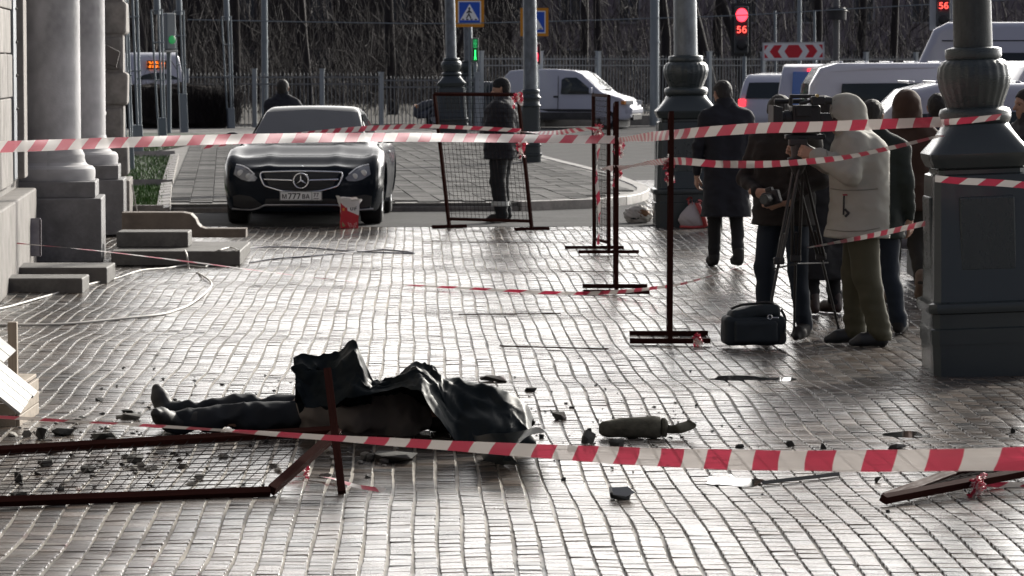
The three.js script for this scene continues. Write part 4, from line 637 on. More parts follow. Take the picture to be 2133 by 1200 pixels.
function headGeo(c, fwd, tilt, neck) {                  // a head with a face; fwd = unit vector it looks along (in x, z), tilt = nod
  const f = unit([fwd[0], -tilt, fwd[1]]), r = unit(cross([0, 1, 0], f)), u = unit(cross(f, r));
  const loc = p => { const q = sub(p, c); return [q[0] * r[0] + q[1] * r[1] + q[2] * r[2], q[0] * u[0] + q[1] * u[1] + q[2] * u[2], q[0] * f[0] + q[1] * f[1] + q[2] * f[2]]; };
  const W = l => add(add(add(c, r, l[0]), u, l[1]), f, l[2]);
  const fn = P => {
    const p = loc(P), a = [Math.abs(p[0]), p[1], p[2]];
    let d = ell(p, [0, 0.03, -0.012], [0.077, 0.088, 0.098]); d = smin(d, ell(p, [0, -0.035, 0.028], [0.058, 0.078, 0.062]), 0.04);
    d = smin(d, cap(p, [0, -0.1, 0.055], [0, -0.09, 0.06], 0.022, 0.022), 0.03); d = smin(d, cap(p, [0, 0.008, 0.088], [0, -0.032, 0.112], 0.009, 0.014), 0.012);
    d = smin(d, cap(a, [0.012, 0.022, 0.084], [0.05, 0.02, 0.07], 0.009, 0.008), 0.012); d = -smin(-d, ell(a, [0.031, 0.002, 0.092], [0.018, 0.012, 0.014]) + 0.0, 0.008);
    d = smin(d, cap(a, [0, -0.062, 0.088], [0.02, -0.06, 0.08], 0.008, 0.005), 0.006); d = smin(d, cap(a, [0.074, -0.02, -0.015], [0.082, 0.018, -0.022], 0.011, 0.013), 0.008);
    return d;
  };
  return { fn, loc, W, lo: c, geo: surfaceNet((x, y, z) => smin(fn([x, y, z]), cap([x, y, z], W([0, -0.05, -0.02]), mid(W([0, -0.05, -0.02]), neck, 0.85), 0.056, 0.05), 0.03), [c[0] - 0.16, c[1] - 0.24, c[2] - 0.18], [c[0] + 0.16, c[1] + 0.16, c[2] + 0.16], 0.0062) };
}
function person(label, pos, ry, o) {
  const g = group('person', label, 'person', pos, ry, o.group), k = (o.h || 1.75) / 1.75, J = {};
  const D = { pelvis: [0, 0.95, 0], chest: [0, 1.32, 0], neck: [0, 1.5, -0.01], head: [0, 1.63, 0.02], shL: [0.185, 1.395, -0.01], elL: [0.25, 1.14, -0.03], wrL: [0.25, 0.89, 0.05], shR: [-0.185, 1.395, -0.01], elR: [-0.25, 1.14, -0.03], wrR: [-0.25, 0.89, 0.05], hipL: [0.09, 0.92, 0], knL: [0.1, 0.5, 0.03], anL: [0.11, 0.09, -0.03], hipR: [-0.09, 0.92, 0], knR: [-0.1, 0.5, 0.03], anR: [-0.11, 0.09, -0.03] };
  for (const n in D) J[n] = (o.j && o.j[n] || D[n]).map(v => v * k);
  const foot = (an, t) => add(an, (t || [0.02, -0.055, 0.17]).map(v => v * k));
  J.toL = foot(J.anL, o.toL); J.toR = foot(J.anR, o.toR);
  const fwd = o.look || [0, 1];
  // the body under the clothes
  const limbs = [[J.shL, J.elL, 0.046, 0.038], [J.elL, J.wrL, 0.036, 0.026], [J.shR, J.elR, 0.046, 0.038], [J.elR, J.wrR, 0.036, 0.026], [J.hipL, J.knL, 0.07, 0.05], [J.knL, J.anL, 0.048, 0.034], [J.hipR, J.knR, 0.07, 0.05], [J.knR, J.anR, 0.048, 0.034], [J.anL, J.toL, 0.034, 0.022], [J.anR, J.toR, 0.034, 0.022],
    [add(J.pelvis, [0.05, 0, 0]), add(J.chest, [0.07, 0, 0]), 0.09, 0.1], [add(J.pelvis, [-0.05, 0, 0]), add(J.chest, [-0.07, 0, 0]), 0.09, 0.1], [J.shL, J.shR, 0.05, 0.05], [J.chest, J.neck, 0.08, 0.055], [J.neck, add(J.head, [0, -0.06, -0.02]), 0.052, 0.052]];
  const hd = headGeo(J.head, fwd, o.nod || 0.05, J.neck), geos = [fitted(p => chain(p, limbs, 0.03), Object.values(J), 0.12, 0.02), hd.geo];
  const hand = (w, e, q, s) => { if (q !== null) geos.push(handGeo(add(w, unit(sub(w, e)), 0.03), (q && q.dir) || sub(w, e), (q && q.n) || [-s, 0, 0.15], s, q && q.curl != null ? q.curl : 0.4)); };
  hand(J.wrL, J.elL, o.handL, 1); hand(J.wrR, J.elR, o.handR, -1);
  mesh('body', geos, o.skin || skinM, g);
  for (const s of [-1, 1]) mesh('eye', new THREE.SphereGeometry(0.0095, 10, 8).translate(...hd.W([s * 0.031, 0.002, 0.078])), mat(0.08, 0.06, 0.05, 0.2), g);
  if (o.hair !== null) mesh('hair', surfaceNet((x, y, z) => { const P = [x, y, z], p = hd.loc(P); let d = ell(p, [0, 0.034, -0.016], [0.086, 0.1, 0.108]); d = smin(d, ell(p, [0, -0.03, -0.06], [0.068, 0.07, 0.05]), 0.03); d = Math.max(d, p[2] * 0.8 - 0.03 - p[1] * 0.55, -p[1] - 0.085); d = Math.max(d, (p[2] > -0.03 && p[1] < 0.02) ? 0.02 : -1); return d + 0.006 * noise(x * 60, y * 25, z * 60); }, [J.head[0] - 0.15, J.head[1] - 0.15, J.head[2] - 0.15], [J.head[0] + 0.15, J.head[1] + 0.17, J.head[2] + 0.15], 0.0075), o.hair || hairM, g);
  if (o.cap) mesh('knitted_cap', surfaceNet((x, y, z) => { const p = hd.loc([x, y, z]); return Math.max(ell(p, [0, 0.045, -0.014], [0.09, 0.1, 0.108]), 0.018 - p[1] + p[2] * 0.12) + 0.003 * noise(x * 40, y * 40, z * 40); }, [J.head[0] - 0.15, J.head[1] - 0.1, J.head[2] - 0.15], [J.head[0] + 0.15, J.head[1] + 0.18, J.head[2] + 0.15], 0.0075), o.cap, g);
  // trousers
  const tr = o.trouserW || 1, legs = [[J.hipL, J.knL, 0.088 * tr, 0.068 * tr], [J.knL, J.anL, 0.066 * tr, 0.056 * tr], [J.hipR, J.knR, 0.088 * tr, 0.068 * tr], [J.knR, J.anR, 0.066 * tr, 0.056 * tr], [add(J.hipL, [0, 0.04, 0]), add(J.hipR, [0, 0.04, 0]), 0.1, 0.1], [J.pelvis, add(J.pelvis, [0, 0.1, 0]), 0.12, 0.12]];
  const tro = mesh('trousers', fitted(p => { let d = chain(p, legs, 0.025); const w = 0.012 * sstep(0.7, 0.1, p[1]); d += 0.007 * noise(p[0] * 10, p[1] * 9, p[2] * 10) + w * noise(p[0] * 6, p[1] * 22, p[2] * 6) + (o.tf ?? 0.011) * (Math.abs(noise(p[0] * 8, p[1] * 7, p[2] * 8 + 4)) - 0.2); return Math.max(d, (o.cuff ?? 0.045) - p[1] - (o.lie ? 9 : 0)); }, [J.hipL, J.hipR, J.knL, J.knR, J.anL, J.anR, J.pelvis, add(J.pelvis, [0, 0.1, 0])], 0.15, o.tCell || 0.0135), o.trousers, g);
  if (o.band) mesh('reflective_band', lathe([[0.068, 0.2], [0.071, 0.2], [0.071, 0.26], [0.068, 0.26]].map(q => [q[0] * tr * 1.12, q[1]]), 24).translate(mid(J.knL, J.anL, 0.65)[0], 0, mid(J.knL, J.anL, 0.65)[2]), mat(0.5, 0.52, 0.5, 0.4), tro);
  for (const [a, t, n] of [[J.anL, J.toL, J.knL], [J.anR, J.toR, J.knR]]) { const up = o.lie ? null : Math.max(0, Math.min(a[1] - 0.085 * k, t[1] - 0.03)); mesh('shoe', fitted(p => { const f = sub(t, a), hl = add(a, f, -0.12), hz = o.lie ? hl : [hl[0], Math.max(0.035, hl[1] - 0.05), hl[2]], ball = add(a, f, 0.72); let d = smin(cap(p, hz, ball, 0.041, 0.044), cap(p, ball, add(a, f, 1.12), 0.044, 0.027), 0.02); d = smin(d, cap(p, a, ball, 0.045, 0.03), 0.03); d = smin(d, cap(p, a, add(a, o.lie ? unit(sub(n, a)).map(v => v * 0.14) : [0, 0.05, 0]), 0.047, 0.052), 0.03); d += 0.0025 * noise(p[0] * 40, p[1] * 40, p[2] * 40); return o.lie ? d : Math.max(d, 0.004 - p[1]); }, [a, t, add(a, [0, 0.05, 0]), add(a, sub(t, a), -0.5)], 0.08, 0.009), o.shoes || mat(0.012, 0.011, 0.011, 0.75), g); }
  // coat or jacket
  const hem = (o.hem ?? 0.75) * k, sw = (o.bulk || 1), fl = o.flare ?? 0.02;
  const hb = Math.max(hem - 0.03, 0.2), px = J.pelvis;
  const tor = [[add(px, [0.07, 0, 0]), add(J.chest, [0.09, 0, 0]), 0.125 * sw, 0.13 * sw], [add(px, [-0.07, 0, 0]), add(J.chest, [-0.09, 0, 0]), 0.125 * sw, 0.13 * sw], [J.shL, J.shR, 0.074 * sw, 0.074 * sw], [J.chest, add(J.neck, [0, 0.0, 0]), 0.11 * sw, 0.066], [[px[0] + 0.08, hb, px[2]], add(px, [0.07, 0, 0]), 0.125 * sw + fl, 0.125 * sw], [[px[0] - 0.08, hb, px[2]], add(px, [-0.07, 0, 0]), 0.125 * sw + fl, 0.125 * sw]];
  if (o.lie) tor.splice(4, 2);
  if (o.deep) for (const c of tor.slice(0, 6)) if (c[0] !== J.shL) { const e = o.deep; tor.push([add(c[0], [0, 0, e]), add(c[1], [0, 0, e * 0.8]), c[2], c[3]], [add(c[0], [0, 0, -e]), add(c[1], [0, 0, -e]), c[2], c[3]]); }
  tor.push([J.shL, add(J.neck, [0.03, 0.015, 0]), 0.06 * sw, 0.06], [J.shR, add(J.neck, [-0.03, 0.015, 0]), 0.06 * sw, 0.06]);
  const aw = o.armW || 1, arms = [[J.shL, J.elL, 0.07 * aw, 0.058 * aw], [J.elL, J.wrL, 0.057 * aw, 0.044 * aw], [J.shR, J.elR, 0.07 * aw, 0.058 * aw], [J.elR, J.wrR, 0.057 * aw, 0.044 * aw]];
  const folds = p => 0.008 * noise(p[0] * 7, p[1] * 6, p[2] * 7) + 0.006 * noise(p[0] * 14, p[1] * 20, p[2] * 14, 3) + (o.fold || 0.018) * (Math.abs(noise(p[0] * 5, p[1] * 9, p[2] * 5)) + 0.6 * Math.abs(noise(p[0] * 11, p[1] * 19, p[2] * 11, 5)) - 0.3);
  const coat = mesh(o.coatName || 'jacket', fitted(p => { let d = smin(chain(p, tor, 0.06), chain(p, arms, 0.02), 0.035) + folds(p); if (!o.lie) { const y = p[1]; let armd = Math.min(cap(p, J.elL, J.wrL, 0.1, 0.09), cap(p, J.elR, J.wrR, 0.1, 0.09)); if (armd > 0) d = Math.max(d, hem - y + 0.01 * noise(p[0] * 6, 1, p[2] * 6)); } return d; }, [...Object.values(J).slice(0, 10), [px[0], hb, px[2]]], 0.2, o.cCell || 0.0135), o.coat, g);
  if (o.hood) mesh('hood', surfaceNet((x, y, z) => { const p = hd.loc([x, y, z]); let d = ell(p, [0, 0.02, -0.02], [0.118, 0.135, 0.15]); d = smin(d, ell(p, [0, -0.1, -0.05], [0.12, 0.09, 0.11]), 0.06) + 0.007 * noise(x * 16, y * 16, z * 16); const inn = ell(p, [0, 0.005, 0.02], [0.096, 0.118, 0.13]); return Math.max(d, -Math.min(inn, 1), p[2] - 0.1 + p[1] * 0.25, -Math.max(-0.5, cap(p, [0, -0.02, 0.06], [0, -0.04, 0.3], 0.083, 0.12))); }, [J.head[0] - 0.2, J.head[1] - 0.24, J.head[2] - 0.22], [J.head[0] + 0.2, J.head[1] + 0.2, J.head[2] + 0.22], 0.0095), o.coat, coat);
  else if (!o.lie) mesh('collar', surfaceNet((x, y, z) => { const p = [x, y, z], n = J.neck; return Math.max(Math.abs(cap(p, add(n, [0, -0.05, 0]), add(n, [0, 0.1, 0.02]), 0.074, 0.076)) - 0.012, p[1] - n[1] - 0.085 + (p[2] - n[2]) * 0.3, n[1] - 0.06 - p[1]); }, add(J.neck, [-0.14, -0.1, -0.14]), add(J.neck, [0.14, 0.17, 0.16]), 0.009), o.coat, coat);
  return { g, J, coat, tro };
}
const at = (px, py) => { const p = gp(px, py); return [p.x, hGround(p.x, p.z) + 0.002, p.z]; };
const navyC = cloth(0.007, 0.008, 0.014), blackC = cloth(0.006, 0.006, 0.008), jeansC = cloth(0.008, 0.015, 0.027), brownC = cloth(0.05, 0.024, 0.014);
// the guard behind the wire barrier, in profile with folded arms
person('person in dark work clothes and black cap standing with folded arms behind the wire barrier', at(1046, 463), -1.95, { h: 1.74, cap: blackC, coat: cloth(0.01, 0.011, 0.017), hem: 0.78, bulk: 1.2, deep: 0.04, armW: 1.35, trousers: cloth(0.008, 0.01, 0.014), trouserW: 1.4, band: 1, look: [0.25, 1], nod: 0.12, j: { elL: [0.27, 1.14, 0.06], wrL: [0.02, 1.12, 0.23], elR: [-0.27, 1.14, 0.06], wrR: [-0.02, 1.08, 0.21], anL: [0.08, 0.09, -0.03], anR: [-0.07, 0.09, -0.02], knL: [0.08, 0.5, 0.03], knR: [-0.07, 0.5, 0.04] }, handL: { dir: [-1, 0, 0], n: [0, 0, -1], curl: 0.3 }, handR: { dir: [1, 0, 0], n: [0, 0, -1], curl: 0.3 } });
// the man in the long dark coat, walking away
person('person in a long navy coat walking away beside the bulbous lamp post', at(1512, 556), Math.PI + 0.08, { h: 1.77, coat: navyC, coatName: 'overcoat', hem: 0.47, flare: 0.035, bulk: 1.05, trousers: blackC, look: [0.35, 1], nod: 0.45, j: { head: [0.03, 1.615, 0.07], neck: [0.01, 1.49, 0.02], elL: [0.27, 1.14, -0.02], wrL: [0.27, 0.88, 0.05], elR: [-0.24, 1.14, -0.03], wrR: [-0.2, 0.9, 0.08], knL: [0.1, 0.5, 0.08], anL: [0.1, 0.09, 0.08], knR: [-0.1, 0.49, 0.02], anR: [-0.1, 0.1, -0.14] } });
// the man holding a stills camera, behind the television camera
const cmp = person('person in brown jacket and jeans holding a stills camera, left of the tripod', at(1632, 700), -0.5, { h: 1.76, coat: cloth(0.01, 0.0075, 0.007), hem: 0.8, bulk: 1.15, trousers: jeansC, trouserW: 1.08, look: [0.1, 1], nod: 0.5, j: { head: [0.0, 1.58, 0.09], neck: [0, 1.47, 0.02], elL: [0.29, 1.12, 0.0], wrL: [0.09, 0.98, 0.22], elR: [-0.3, 1.12, 0.02], wrR: [-0.1, 1.04, 0.24], anL: [0.15, 0.09, -0.02], knL: [0.13, 0.5, 0.05], anR: [-0.13, 0.09, 0.02], knR: [-0.12, 0.5, 0.06] }, handL: { dir: [-0.8, 0, 0.4], n: [0, 0.3, -1], curl: 0.7 }, handR: { dir: [0.8, -0.1, 0.4], n: [0, 0.2, -1], curl: 0.7 } });
// the hooded cameraman in the pale jacket
const hooded = person('person in a pale grey hooded jacket and olive trousers operating the television camera', at(1786, 714), -Math.PI / 2 - 0.12, { h: 1.75, coat: cloth(0.33, 0.32, 0.28), hem: 0.755, flare: 0.05, bulk: 1.18, deep: 0.065, armW: 1.4, fold: 0.012, hood: 1, hair: hairM, trousers: cloth(0.06, 0.056, 0.033), trouserW: 1.42, shoes: mat(0.02, 0.022, 0.026, 0.5), look: [0.02, 1], nod: 0.12, tCell: 0.012, cCell: 0.012, j: { head: [0, 1.585, 0.11], neck: [0, 1.47, 0.04], chest: [0, 1.3, 0.0], pelvis: [0, 0.93, -0.02], shL: [0.18, 1.39, 0.02], elL: [0.29, 1.2, 0.05], wrL: [0.23, 1.31, 0.27], shR: [-0.18, 1.39, 0.02], elR: [-0.24, 1.2, 0.1], wrR: [-0.1, 1.32, 0.36], hipL: [0.09, 0.9, -0.02], hipR: [-0.09, 0.9, -0.02], knL: [0.11, 0.49, -0.06], anL: [0.13, 0.09, -0.16], knR: [-0.1, 0.49, 0.02], anR: [-0.12, 0.09, 0.02] }, handL: { dir: [-0.25, 0.3, 1], n: [-1, 0, 0.1], curl: 0.75 }, handR: { dir: [0.2, 0.3, 1], n: [1, 0, 0.1], curl: 0.75 } });
// people gathered behind him
person('person in a dark green jacket and blue jeans standing close behind the hooded cameraman', at(1822, 690), Math.PI - 0.4, { h: 1.66, coat: cloth(0.012, 0.018, 0.016), hem: 0.72, bulk: 1.0, trousers: jeansC, trouserW: 1.1, j: { head: [0.04, 1.63, 0.03], neck: [0.03, 1.5, -0.01], anL: [0.06, 0.09, -0.03], anR: [-0.2, 0.09, -0.03] } });
person('person in a brown hooded jacket walking away with one heel lifted, beside the silver minivan', at(1886, 634), Math.PI + 0.05, { h: 1.68, coat: brownC, hem: 0.78, bulk: 1.15, hood: 1, trousers: cloth(0.02, 0.017, 0.012), trouserW: 1.05, shoes: mat(0.16, 0.11, 0.075, 0.6), j: { knR: [-0.09, 0.5, 0.0], anR: [-0.09, 0.2, -0.26], knL: [0.09, 0.52, 0.12], anL: [0.09, 0.09, 0.14] }, toR: [0, -0.15, 0.06] });
person('person in a dark blue coat half hidden behind the massive lamp post', at(1950, 612), Math.PI - 0.1, { h: 1.66, coat: cloth(0.01, 0.012, 0.03), hem: 0.55, bulk: 1.12, trousers: blackC });
person('person with black hair at the right edge, facing left beyond the massive lamp post', at(2138, 628), -1.2, { h: 1.7, coat: cloth(0.03, 0.03, 0.035), trousers: blackC });
person('person in a long black coat standing right behind the tripod', at(1712, 655), Math.PI + 0.5, { h: 1.66, coat: blackC, coatName: 'overcoat', hem: 0.28, flare: 0.05, bulk: 1.1, trousers: blackC, shoes: mat(0.03, 0.016, 0.013, 0.5) });
person('person in a dark jacket seen from behind over the roof of the parked coupe', at(590, 420), Math.PI + 0.1, { h: 1.7, coat: cloth(0.01, 0.011, 0.018), bulk: 1.1, trousers: blackC, look: [-0.2, 1] });

{ // seams, pocket and hem of the pale jacket, laid on the cloth
  const rc = new THREE.Raycaster(); hooded.g.updateMatrixWorld(true);
  const on = (px, py) => { rc.set(V(0, H, 0), ray(px, py).normalize()); const h = rc.intersectObject(hooded.coat, false)[0]; return h ? hooded.coat.worldToLocal(h.point.clone().addScaledVector(ray(px, py).normalize(), -0.003)) : null; };
  const line = (nm, pts, r, m) => { const P = []; for (let i = 0; i + 1 < pts.length; i++) for (let k = 0; k < 10; k++) { const q = on(lerp(pts[i][0], pts[i + 1][0], k / 10), lerp(pts[i][1], pts[i + 1][1], k / 10)); if (q) P.push(q); } if (P.length > 2) mesh(nm, new THREE.TubeGeometry(new THREE.CatmullRomCurve3(P), 40, r, 6), m, hooded.coat); };
  const dk = mat(0.02, 0.02, 0.022, 0.7), sm = cloth(0.2, 0.19, 0.165);
  line('zip_pocket', [[1758, 408], [1757, 452]], 0.006, dk); line('pocket_flap', [[1760, 436], [1768, 444], [1760, 452]], 0.009, dk); line('zip_pull', [[1756, 406], [1762, 406], [1766, 406]], 0.006, mat(0.25, 0.02, 0.04, 0.5));
  line('waist_seam', [[1722, 392], [1760, 397], [1800, 396], [1832, 393]], 0.003, sm); line('hem_seam', [[1722, 478], [1760, 482], [1800, 481], [1836, 474]], 0.003, sm); line('cuff_seam', [[1724, 296], [1722, 312], [1724, 326]], 0.003, sm);
}
// ---------------------------------------------------------------- wire barriers, tape, signals and signs
const rustM = new THREE.MeshPhysicalMaterial({ color: C(0.06, 0.022, 0.018), roughness: 0.9, specularIntensity: 0.2, ior: 1.12, side: THREE.DoubleSide, map: rep(blotch, 1.5), roughnessMap: rep(blotch, 2) }), wireM = new THREE.MeshPhysicalMaterial({ color: C(0.025, 0.02, 0.019), roughness: 0.95, specularIntensity: 0.1 });
// barrier between four corners: foot end A (left) and B (right), tops D over A and C over B
function barrierAt(label, A, B, C, D, feet = [], low = 0.065) {
  const o = A.clone(), g = group('wire_barrier', label, 'barrier', [o.x, o.y, o.z]), t = 0.034; [A, B, C, D] = [A, B, C, D].map(p => p.clone().sub(o));
  const bil = (u, v) => A.clone().lerp(B, u).lerp(D.clone().lerp(C, u), v);
  const roll = Math.atan2(-(B.z - A.z), B.x - A.x);
  mesh('post', bar(A, D, t, t, roll), rustM, g); mesh('post', bar(B, C, t, t, roll), rustM, g); mesh('top_bar', bar(D, C, t * 0.94), rustM, g); mesh('bottom_bar', bar(bil(0.02, low), bil(0.98, low), low ? t * 0.8 : t * 1.15), rustM, g);
  for (const [p, q] of feet) mesh('foot', bar(p.clone().sub(o), q.clone().sub(o), 0.036, 0.022), rustM, g);
  const w = [], nu = Math.max(4, Math.round(A.distanceTo(B) / 0.055)), nv = Math.round(A.distanceTo(D) / 0.055), j = () => rr(-0.003, 0.003);
  for (let i = 1; i < nu; i++) w.push(rod(bil(i / nu, 0.07).add(V(j(), j(), j())), bil(i / nu, 0.985), 0.0022, 0.0022, 4)); for (let i = 2; i < nv; i++) w.push(rod(bil(0.01, i / nv).add(V(j(), j(), j())), bil(0.99, i / nv), 0.0022, 0.0022, 4));
  mesh('wire_mesh', w, wireM, g); return g;
}
{
  const G = (x, y, h = 0) => { const p = gp(x, y, h); return p; };
  const foot = (p, L, a) => [p.clone().add(V(-L * Math.cos(a) / 2, 0.012, L * Math.sin(a) / 2)), p.clone().add(V(L * Math.cos(a) / 2, 0.012, -L * Math.sin(a) / 2))];
  const st = (lab, a, b, top, L, an) => { const A = G(...a), B = G(...b), tp = (p, q) => pz(q[0], q[1], -p.z); barrierAt(lab, A, B, tp(B, top[1]), tp(A, top[0]), [foot(A, L, an), foot(B, L, an)]); };
  st('leaning wire barrier standing in front of the person in work clothes', [936, 474], [1108, 479], [[905, 196], [1079, 197]], 0.46, 0.5);
  st('wire barrier seen almost edge on, the farther of two left of the bulbous lamp post', [1238, 518], [1268, 527], [[1236, 198], [1268, 200]], 0.62, 0.03);
  st('narrow wire barrier seen edge on, its two feet crossed by low striped tape', [1281, 599], [1284, 611], [[1281, 220], [1285, 215]], 0.56, 0.0);
  st('nearest standing wire barrier seen edge on, beside the camera bag', [1393, 698], [1396, 714], [[1396, 243], [1399, 236]], 0.56, 0.02);
  const N = G(562, 1024, 0.03), Fp = pz(706, 897, 15.43), NL = G(-190, 1052, 0.03), FL = pz(-120, 946, 15.25);
  barrierAt('wire barrier fallen flat on its back at the lower left over the rubble', N, Fp, FL, NL, [[gp(712, 1026, 0.01), pz(682, 770, 15.62)]], 0);
  const A = G(1840, 1040, 0.03), D = pz(1985, 987, 15.3), B = pz(2330, 946, 15.6), Cc = pz(2450, 930, 16.3);
  barrierAt('wire barrier lying flat at the lower right with tape knotted to it', A, D, Cc, B, [], 0);
}
// striped tape: a thin band along a path, which may roll about it
const tapeTex = (() => { const t = canvasTex(128, 64, (c, w, h) => { c.fillStyle = '#e6e0dc'; c.fillRect(0, 0, w, h); c.fillStyle = '#cc3f5a'; c.beginPath(); c.moveTo(20, h); c.lineTo(50, 0); c.lineTo(114, 0); c.lineTo(84, h); c.fill(); }); t.wrapS = t.wrapT = THREE.RepeatWrapping; return t; })();
const tapeM = new THREE.MeshPhysicalMaterial({ map: tapeTex, roughness: 0.45, side: THREE.DoubleSide, transmission: 0.42, thickness: 0 });
function tapeGeo(pts, W, opt = {}) {
  const c = new THREE.CatmullRomCurve3(pts, false, 'catmullrom', opt.tension ?? 0.5), L = c.getLength(), n = Math.max(40, Math.ceil(L / 0.03)), pos = [], uv = [], idx = [];
  for (let i = 0; i <= n; i++) {
    const t = i / n, p = c.getPointAt(t), T = c.getTangentAt(t), side = new THREE.Vector3().crossVectors(T, V(0, 1, 0)).normalize(), upv = new THREE.Vector3().crossVectors(side, T).normalize(), roll = (opt.roll ? opt.roll(t) : 0) + 0.06 * Math.sin(i * 0.21) * (opt.wave ?? 1), w = W * (opt.width ? opt.width(t) : 1);
    for (let k = 0; k <= 3; k++) { const e = k / 3 - 0.5, cup = 0.004 * (1 - 4 * e * e) * Math.sin(i * 0.09 + 1); const q = p.clone().addScaledVector(upv, Math.cos(roll) * e * w).addScaledVector(side, Math.sin(roll) * e * w + cup); pos.push(q.x, q.y, q.z); uv.push(t * L / (opt.period || 0.22), k / 3); }
  }
  for (let i = 0; i < n; i++) for (let k = 0; k < 3; k++) { const a = i * 4 + k, b = a + 4; idx.push(a, b, a + 1, b, b + 1, a + 1); }
  const g = new THREE.BufferGeometry(); g.setAttribute('position', new THREE.Float32BufferAttribute(pos, 3)); g.setAttribute('uv', new THREE.Float32BufferAttribute(uv, 2)); g.setIndex(idx); g.computeVertexNormals(); return g;
}
function tape(label, pts, W, opt = {}) { const o = mesh('barrier_tape', tapeGeo(pts.map(p => pz(...p)), W, opt), tapeM); tag(o, label, 'barrier tape'); return o; }
tape('broad striped tape stretched across the upper picture from the left edge to the edge-on barrier', [[-260, 312, 17.5], [0, 306, 19.2], [250, 297, 21], [520, 289, 23], [800, 286, 25], [1050, 288, 27], [1284, 291, 28.6]], 0.068, { period: 0.42, roll: t => 0.2 * Math.sin(t * 7) });
tape('narrower striped tape rising behind the broad one over the car to the leaning barrier', [[420, 306, 35], [600, 283, 36], [760, 268, 37], [880, 263, 37.8], [990, 267, 37.5], [1085, 272, 37.6]], 0.06, { roll: t => 0.5 + 0.3 * Math.sin(t * 9) });
tape('slack twisted tape from the leaning barrier to the farther edge-on barrier', [[1085, 274, 37.6], [1150, 277, 36], [1200, 271, 35], [1252, 266, 34.6]], 0.05, { roll: t => 1.2 + t * 3 });
tape('low sagging tape crossing the setts from the white boards to the massive lamp post', [[-60, 500, 29], [0, 504, 29.2], [200, 522, 29.3], [400, 546, 29.2], [700, 583, 28.9], [1000, 602, 28.4], [1215, 611, 28.2], [1380, 598, 27], [1480, 575, 26], [1620, 530, 24.4], [1800, 494, 22.4], [1950, 460, 20.9]], 0.034, { period: 0.3, roll: t => 0.9 + 0.9 * Math.sin(t * 11) + (t > 0.25 && t < 0.72 ? 0.45 : 0) });
tape('upper striped tape from the edge-on barriers past the hooded cameraman to the massive lamp post', [[1284, 292, 28.5], [1395, 281, 23.6], [1560, 268, 22.2], [1700, 264, 21.4], [1850, 258, 20.7], [1962, 254, 20.25]], 0.07, { period: 0.33, roll: t => 0.15 + 0.35 * Math.sin(t * 8), width: t => 0.6 + 0.4 * sstep(0.1, 0.5, t) });
tape('middle twisted tape from the edge-on barriers across the jacket to the massive lamp post', [[1254, 352, 34.4], [1284, 350, 28.6], [1395, 336, 23.5], [1500, 342, 22.6], [1620, 341, 21.9], [1750, 329, 21.2], [1860, 307, 20.6], [1962, 282, 20.2]], 0.055, { roll: t => 0.9 + 0.5 * Math.sin(t * 14) });
tape('tape wound round the top of the massive lamp post skirt', [[1962, 255, 20.35], [1990, 253, 20.1], [2035, 249, 20.05], [2085, 243, 20.2]], 0.04, { roll: t => 0.4 });
tape('tape wound across the pedestal of the massive lamp post below its skirt', [[1948, 372, 20.0], [2000, 377, 19.95], [2080, 381, 19.95], [2150, 387, 20.0]], 0.042, { roll: t => 0.2 });
tape('foreground striped tape sweeping low across the whole picture and widening to the right', [[-150, 861, 15.5], [0, 869, 15.2], [350, 889, 14.4], [700, 913, 13.4], [1060, 936, 12.2], [1400, 954, 11], [1700, 960, 10.1], [2000, 958, 9.4], [2220, 954, 9.0]], 0.07, { period: 0.34, width: t => 0.55 + 0.45 * sstep(0.4, 0.8, t), roll: t => 0.25 + 0.75 * sstep(0.65, 0.2, t) + 0.15 * Math.sin(t * 9) });
// knots and loose ends on the barriers
function knot(label, px, py, Z, s = 1) {
  const c = pz(px, py, Z), parts = []; for (let k = 0; k < 5; k++) { const p = [c.clone()]; for (let j = 1; j < 4; j++) p.push(c.clone().add(V(rr(-0.05, 0.05) * s, rr(-0.07, 0.04) * s * j * 0.6, rr(-0.03, 0.04) * s))); parts.push(tapeGeo(p, 0.035 * s, { roll: t => t * rr(1, 4) + k, wave: 0 })); }
  tag(mesh('tape_knot', parts, tapeM), label, 'tape knot');
}
knot('tape knot at the upper right corner of the leaning barrier', 1078, 200, 37.7, 1.2); knot('tape knot halfway down the right post of the leaning barrier', 1088, 300, 37.6, 1.3);
knot('tape knot at mid height of the farther edge-on barrier', 1245, 272, 34.4, 1.1); knot('tape knot on the middle barrier at the level of the car mirrors', 1288, 300, 28.5, 1); knot('lower tape knot on the middle edge-on barrier', 1288, 362, 28.5, 0.9);
knot('upper tape knot on the nearest edge-on barrier', 1392, 335, 23.5, 0.9); knot('lower tape knot on the nearest edge-on barrier', 1393, 375, 23.5, 0.8); knot('tape scrap lying on the foot of the nearest edge-on barrier', 1452, 712, 23.1, 0.8);
knot('tape knot tied to the fallen barrier at the lower right', 2035, 1003, 14.9, 0.9); knot('tape knot on the raised side bar of the fallen barrier at the lower left', 628, 968, 15.7, 0.6); knot('red tape scrap caught under the wire at the lower left', 162, 1022, 15.1, 0.5);
tape('loose tape end trailing on the setts beside the fallen left barrier', [[590, 996, 15.45], [640, 992, 15.6], [690, 996, 15.5], [740, 1012, 15.2], [800, 1022, 15.05]], 0.03, { roll: t => 1.1 + t });
tape('loose tape trailing from the fallen right barrier to the right edge', [[2040, 1006, 15.1], [2085, 1010, 15.2], [2170, 1008, 15.3]], 0.03, { roll: t => 0.5 });
tape('vertical strip of tape hanging inside the farther edge-on barrier', [[1247, 300, 34.6], [1243, 370, 34.6], [1248, 440, 34.6], [1246, 510, 34.6]], 0.04, { roll: t => 0.6 + t * 5 });
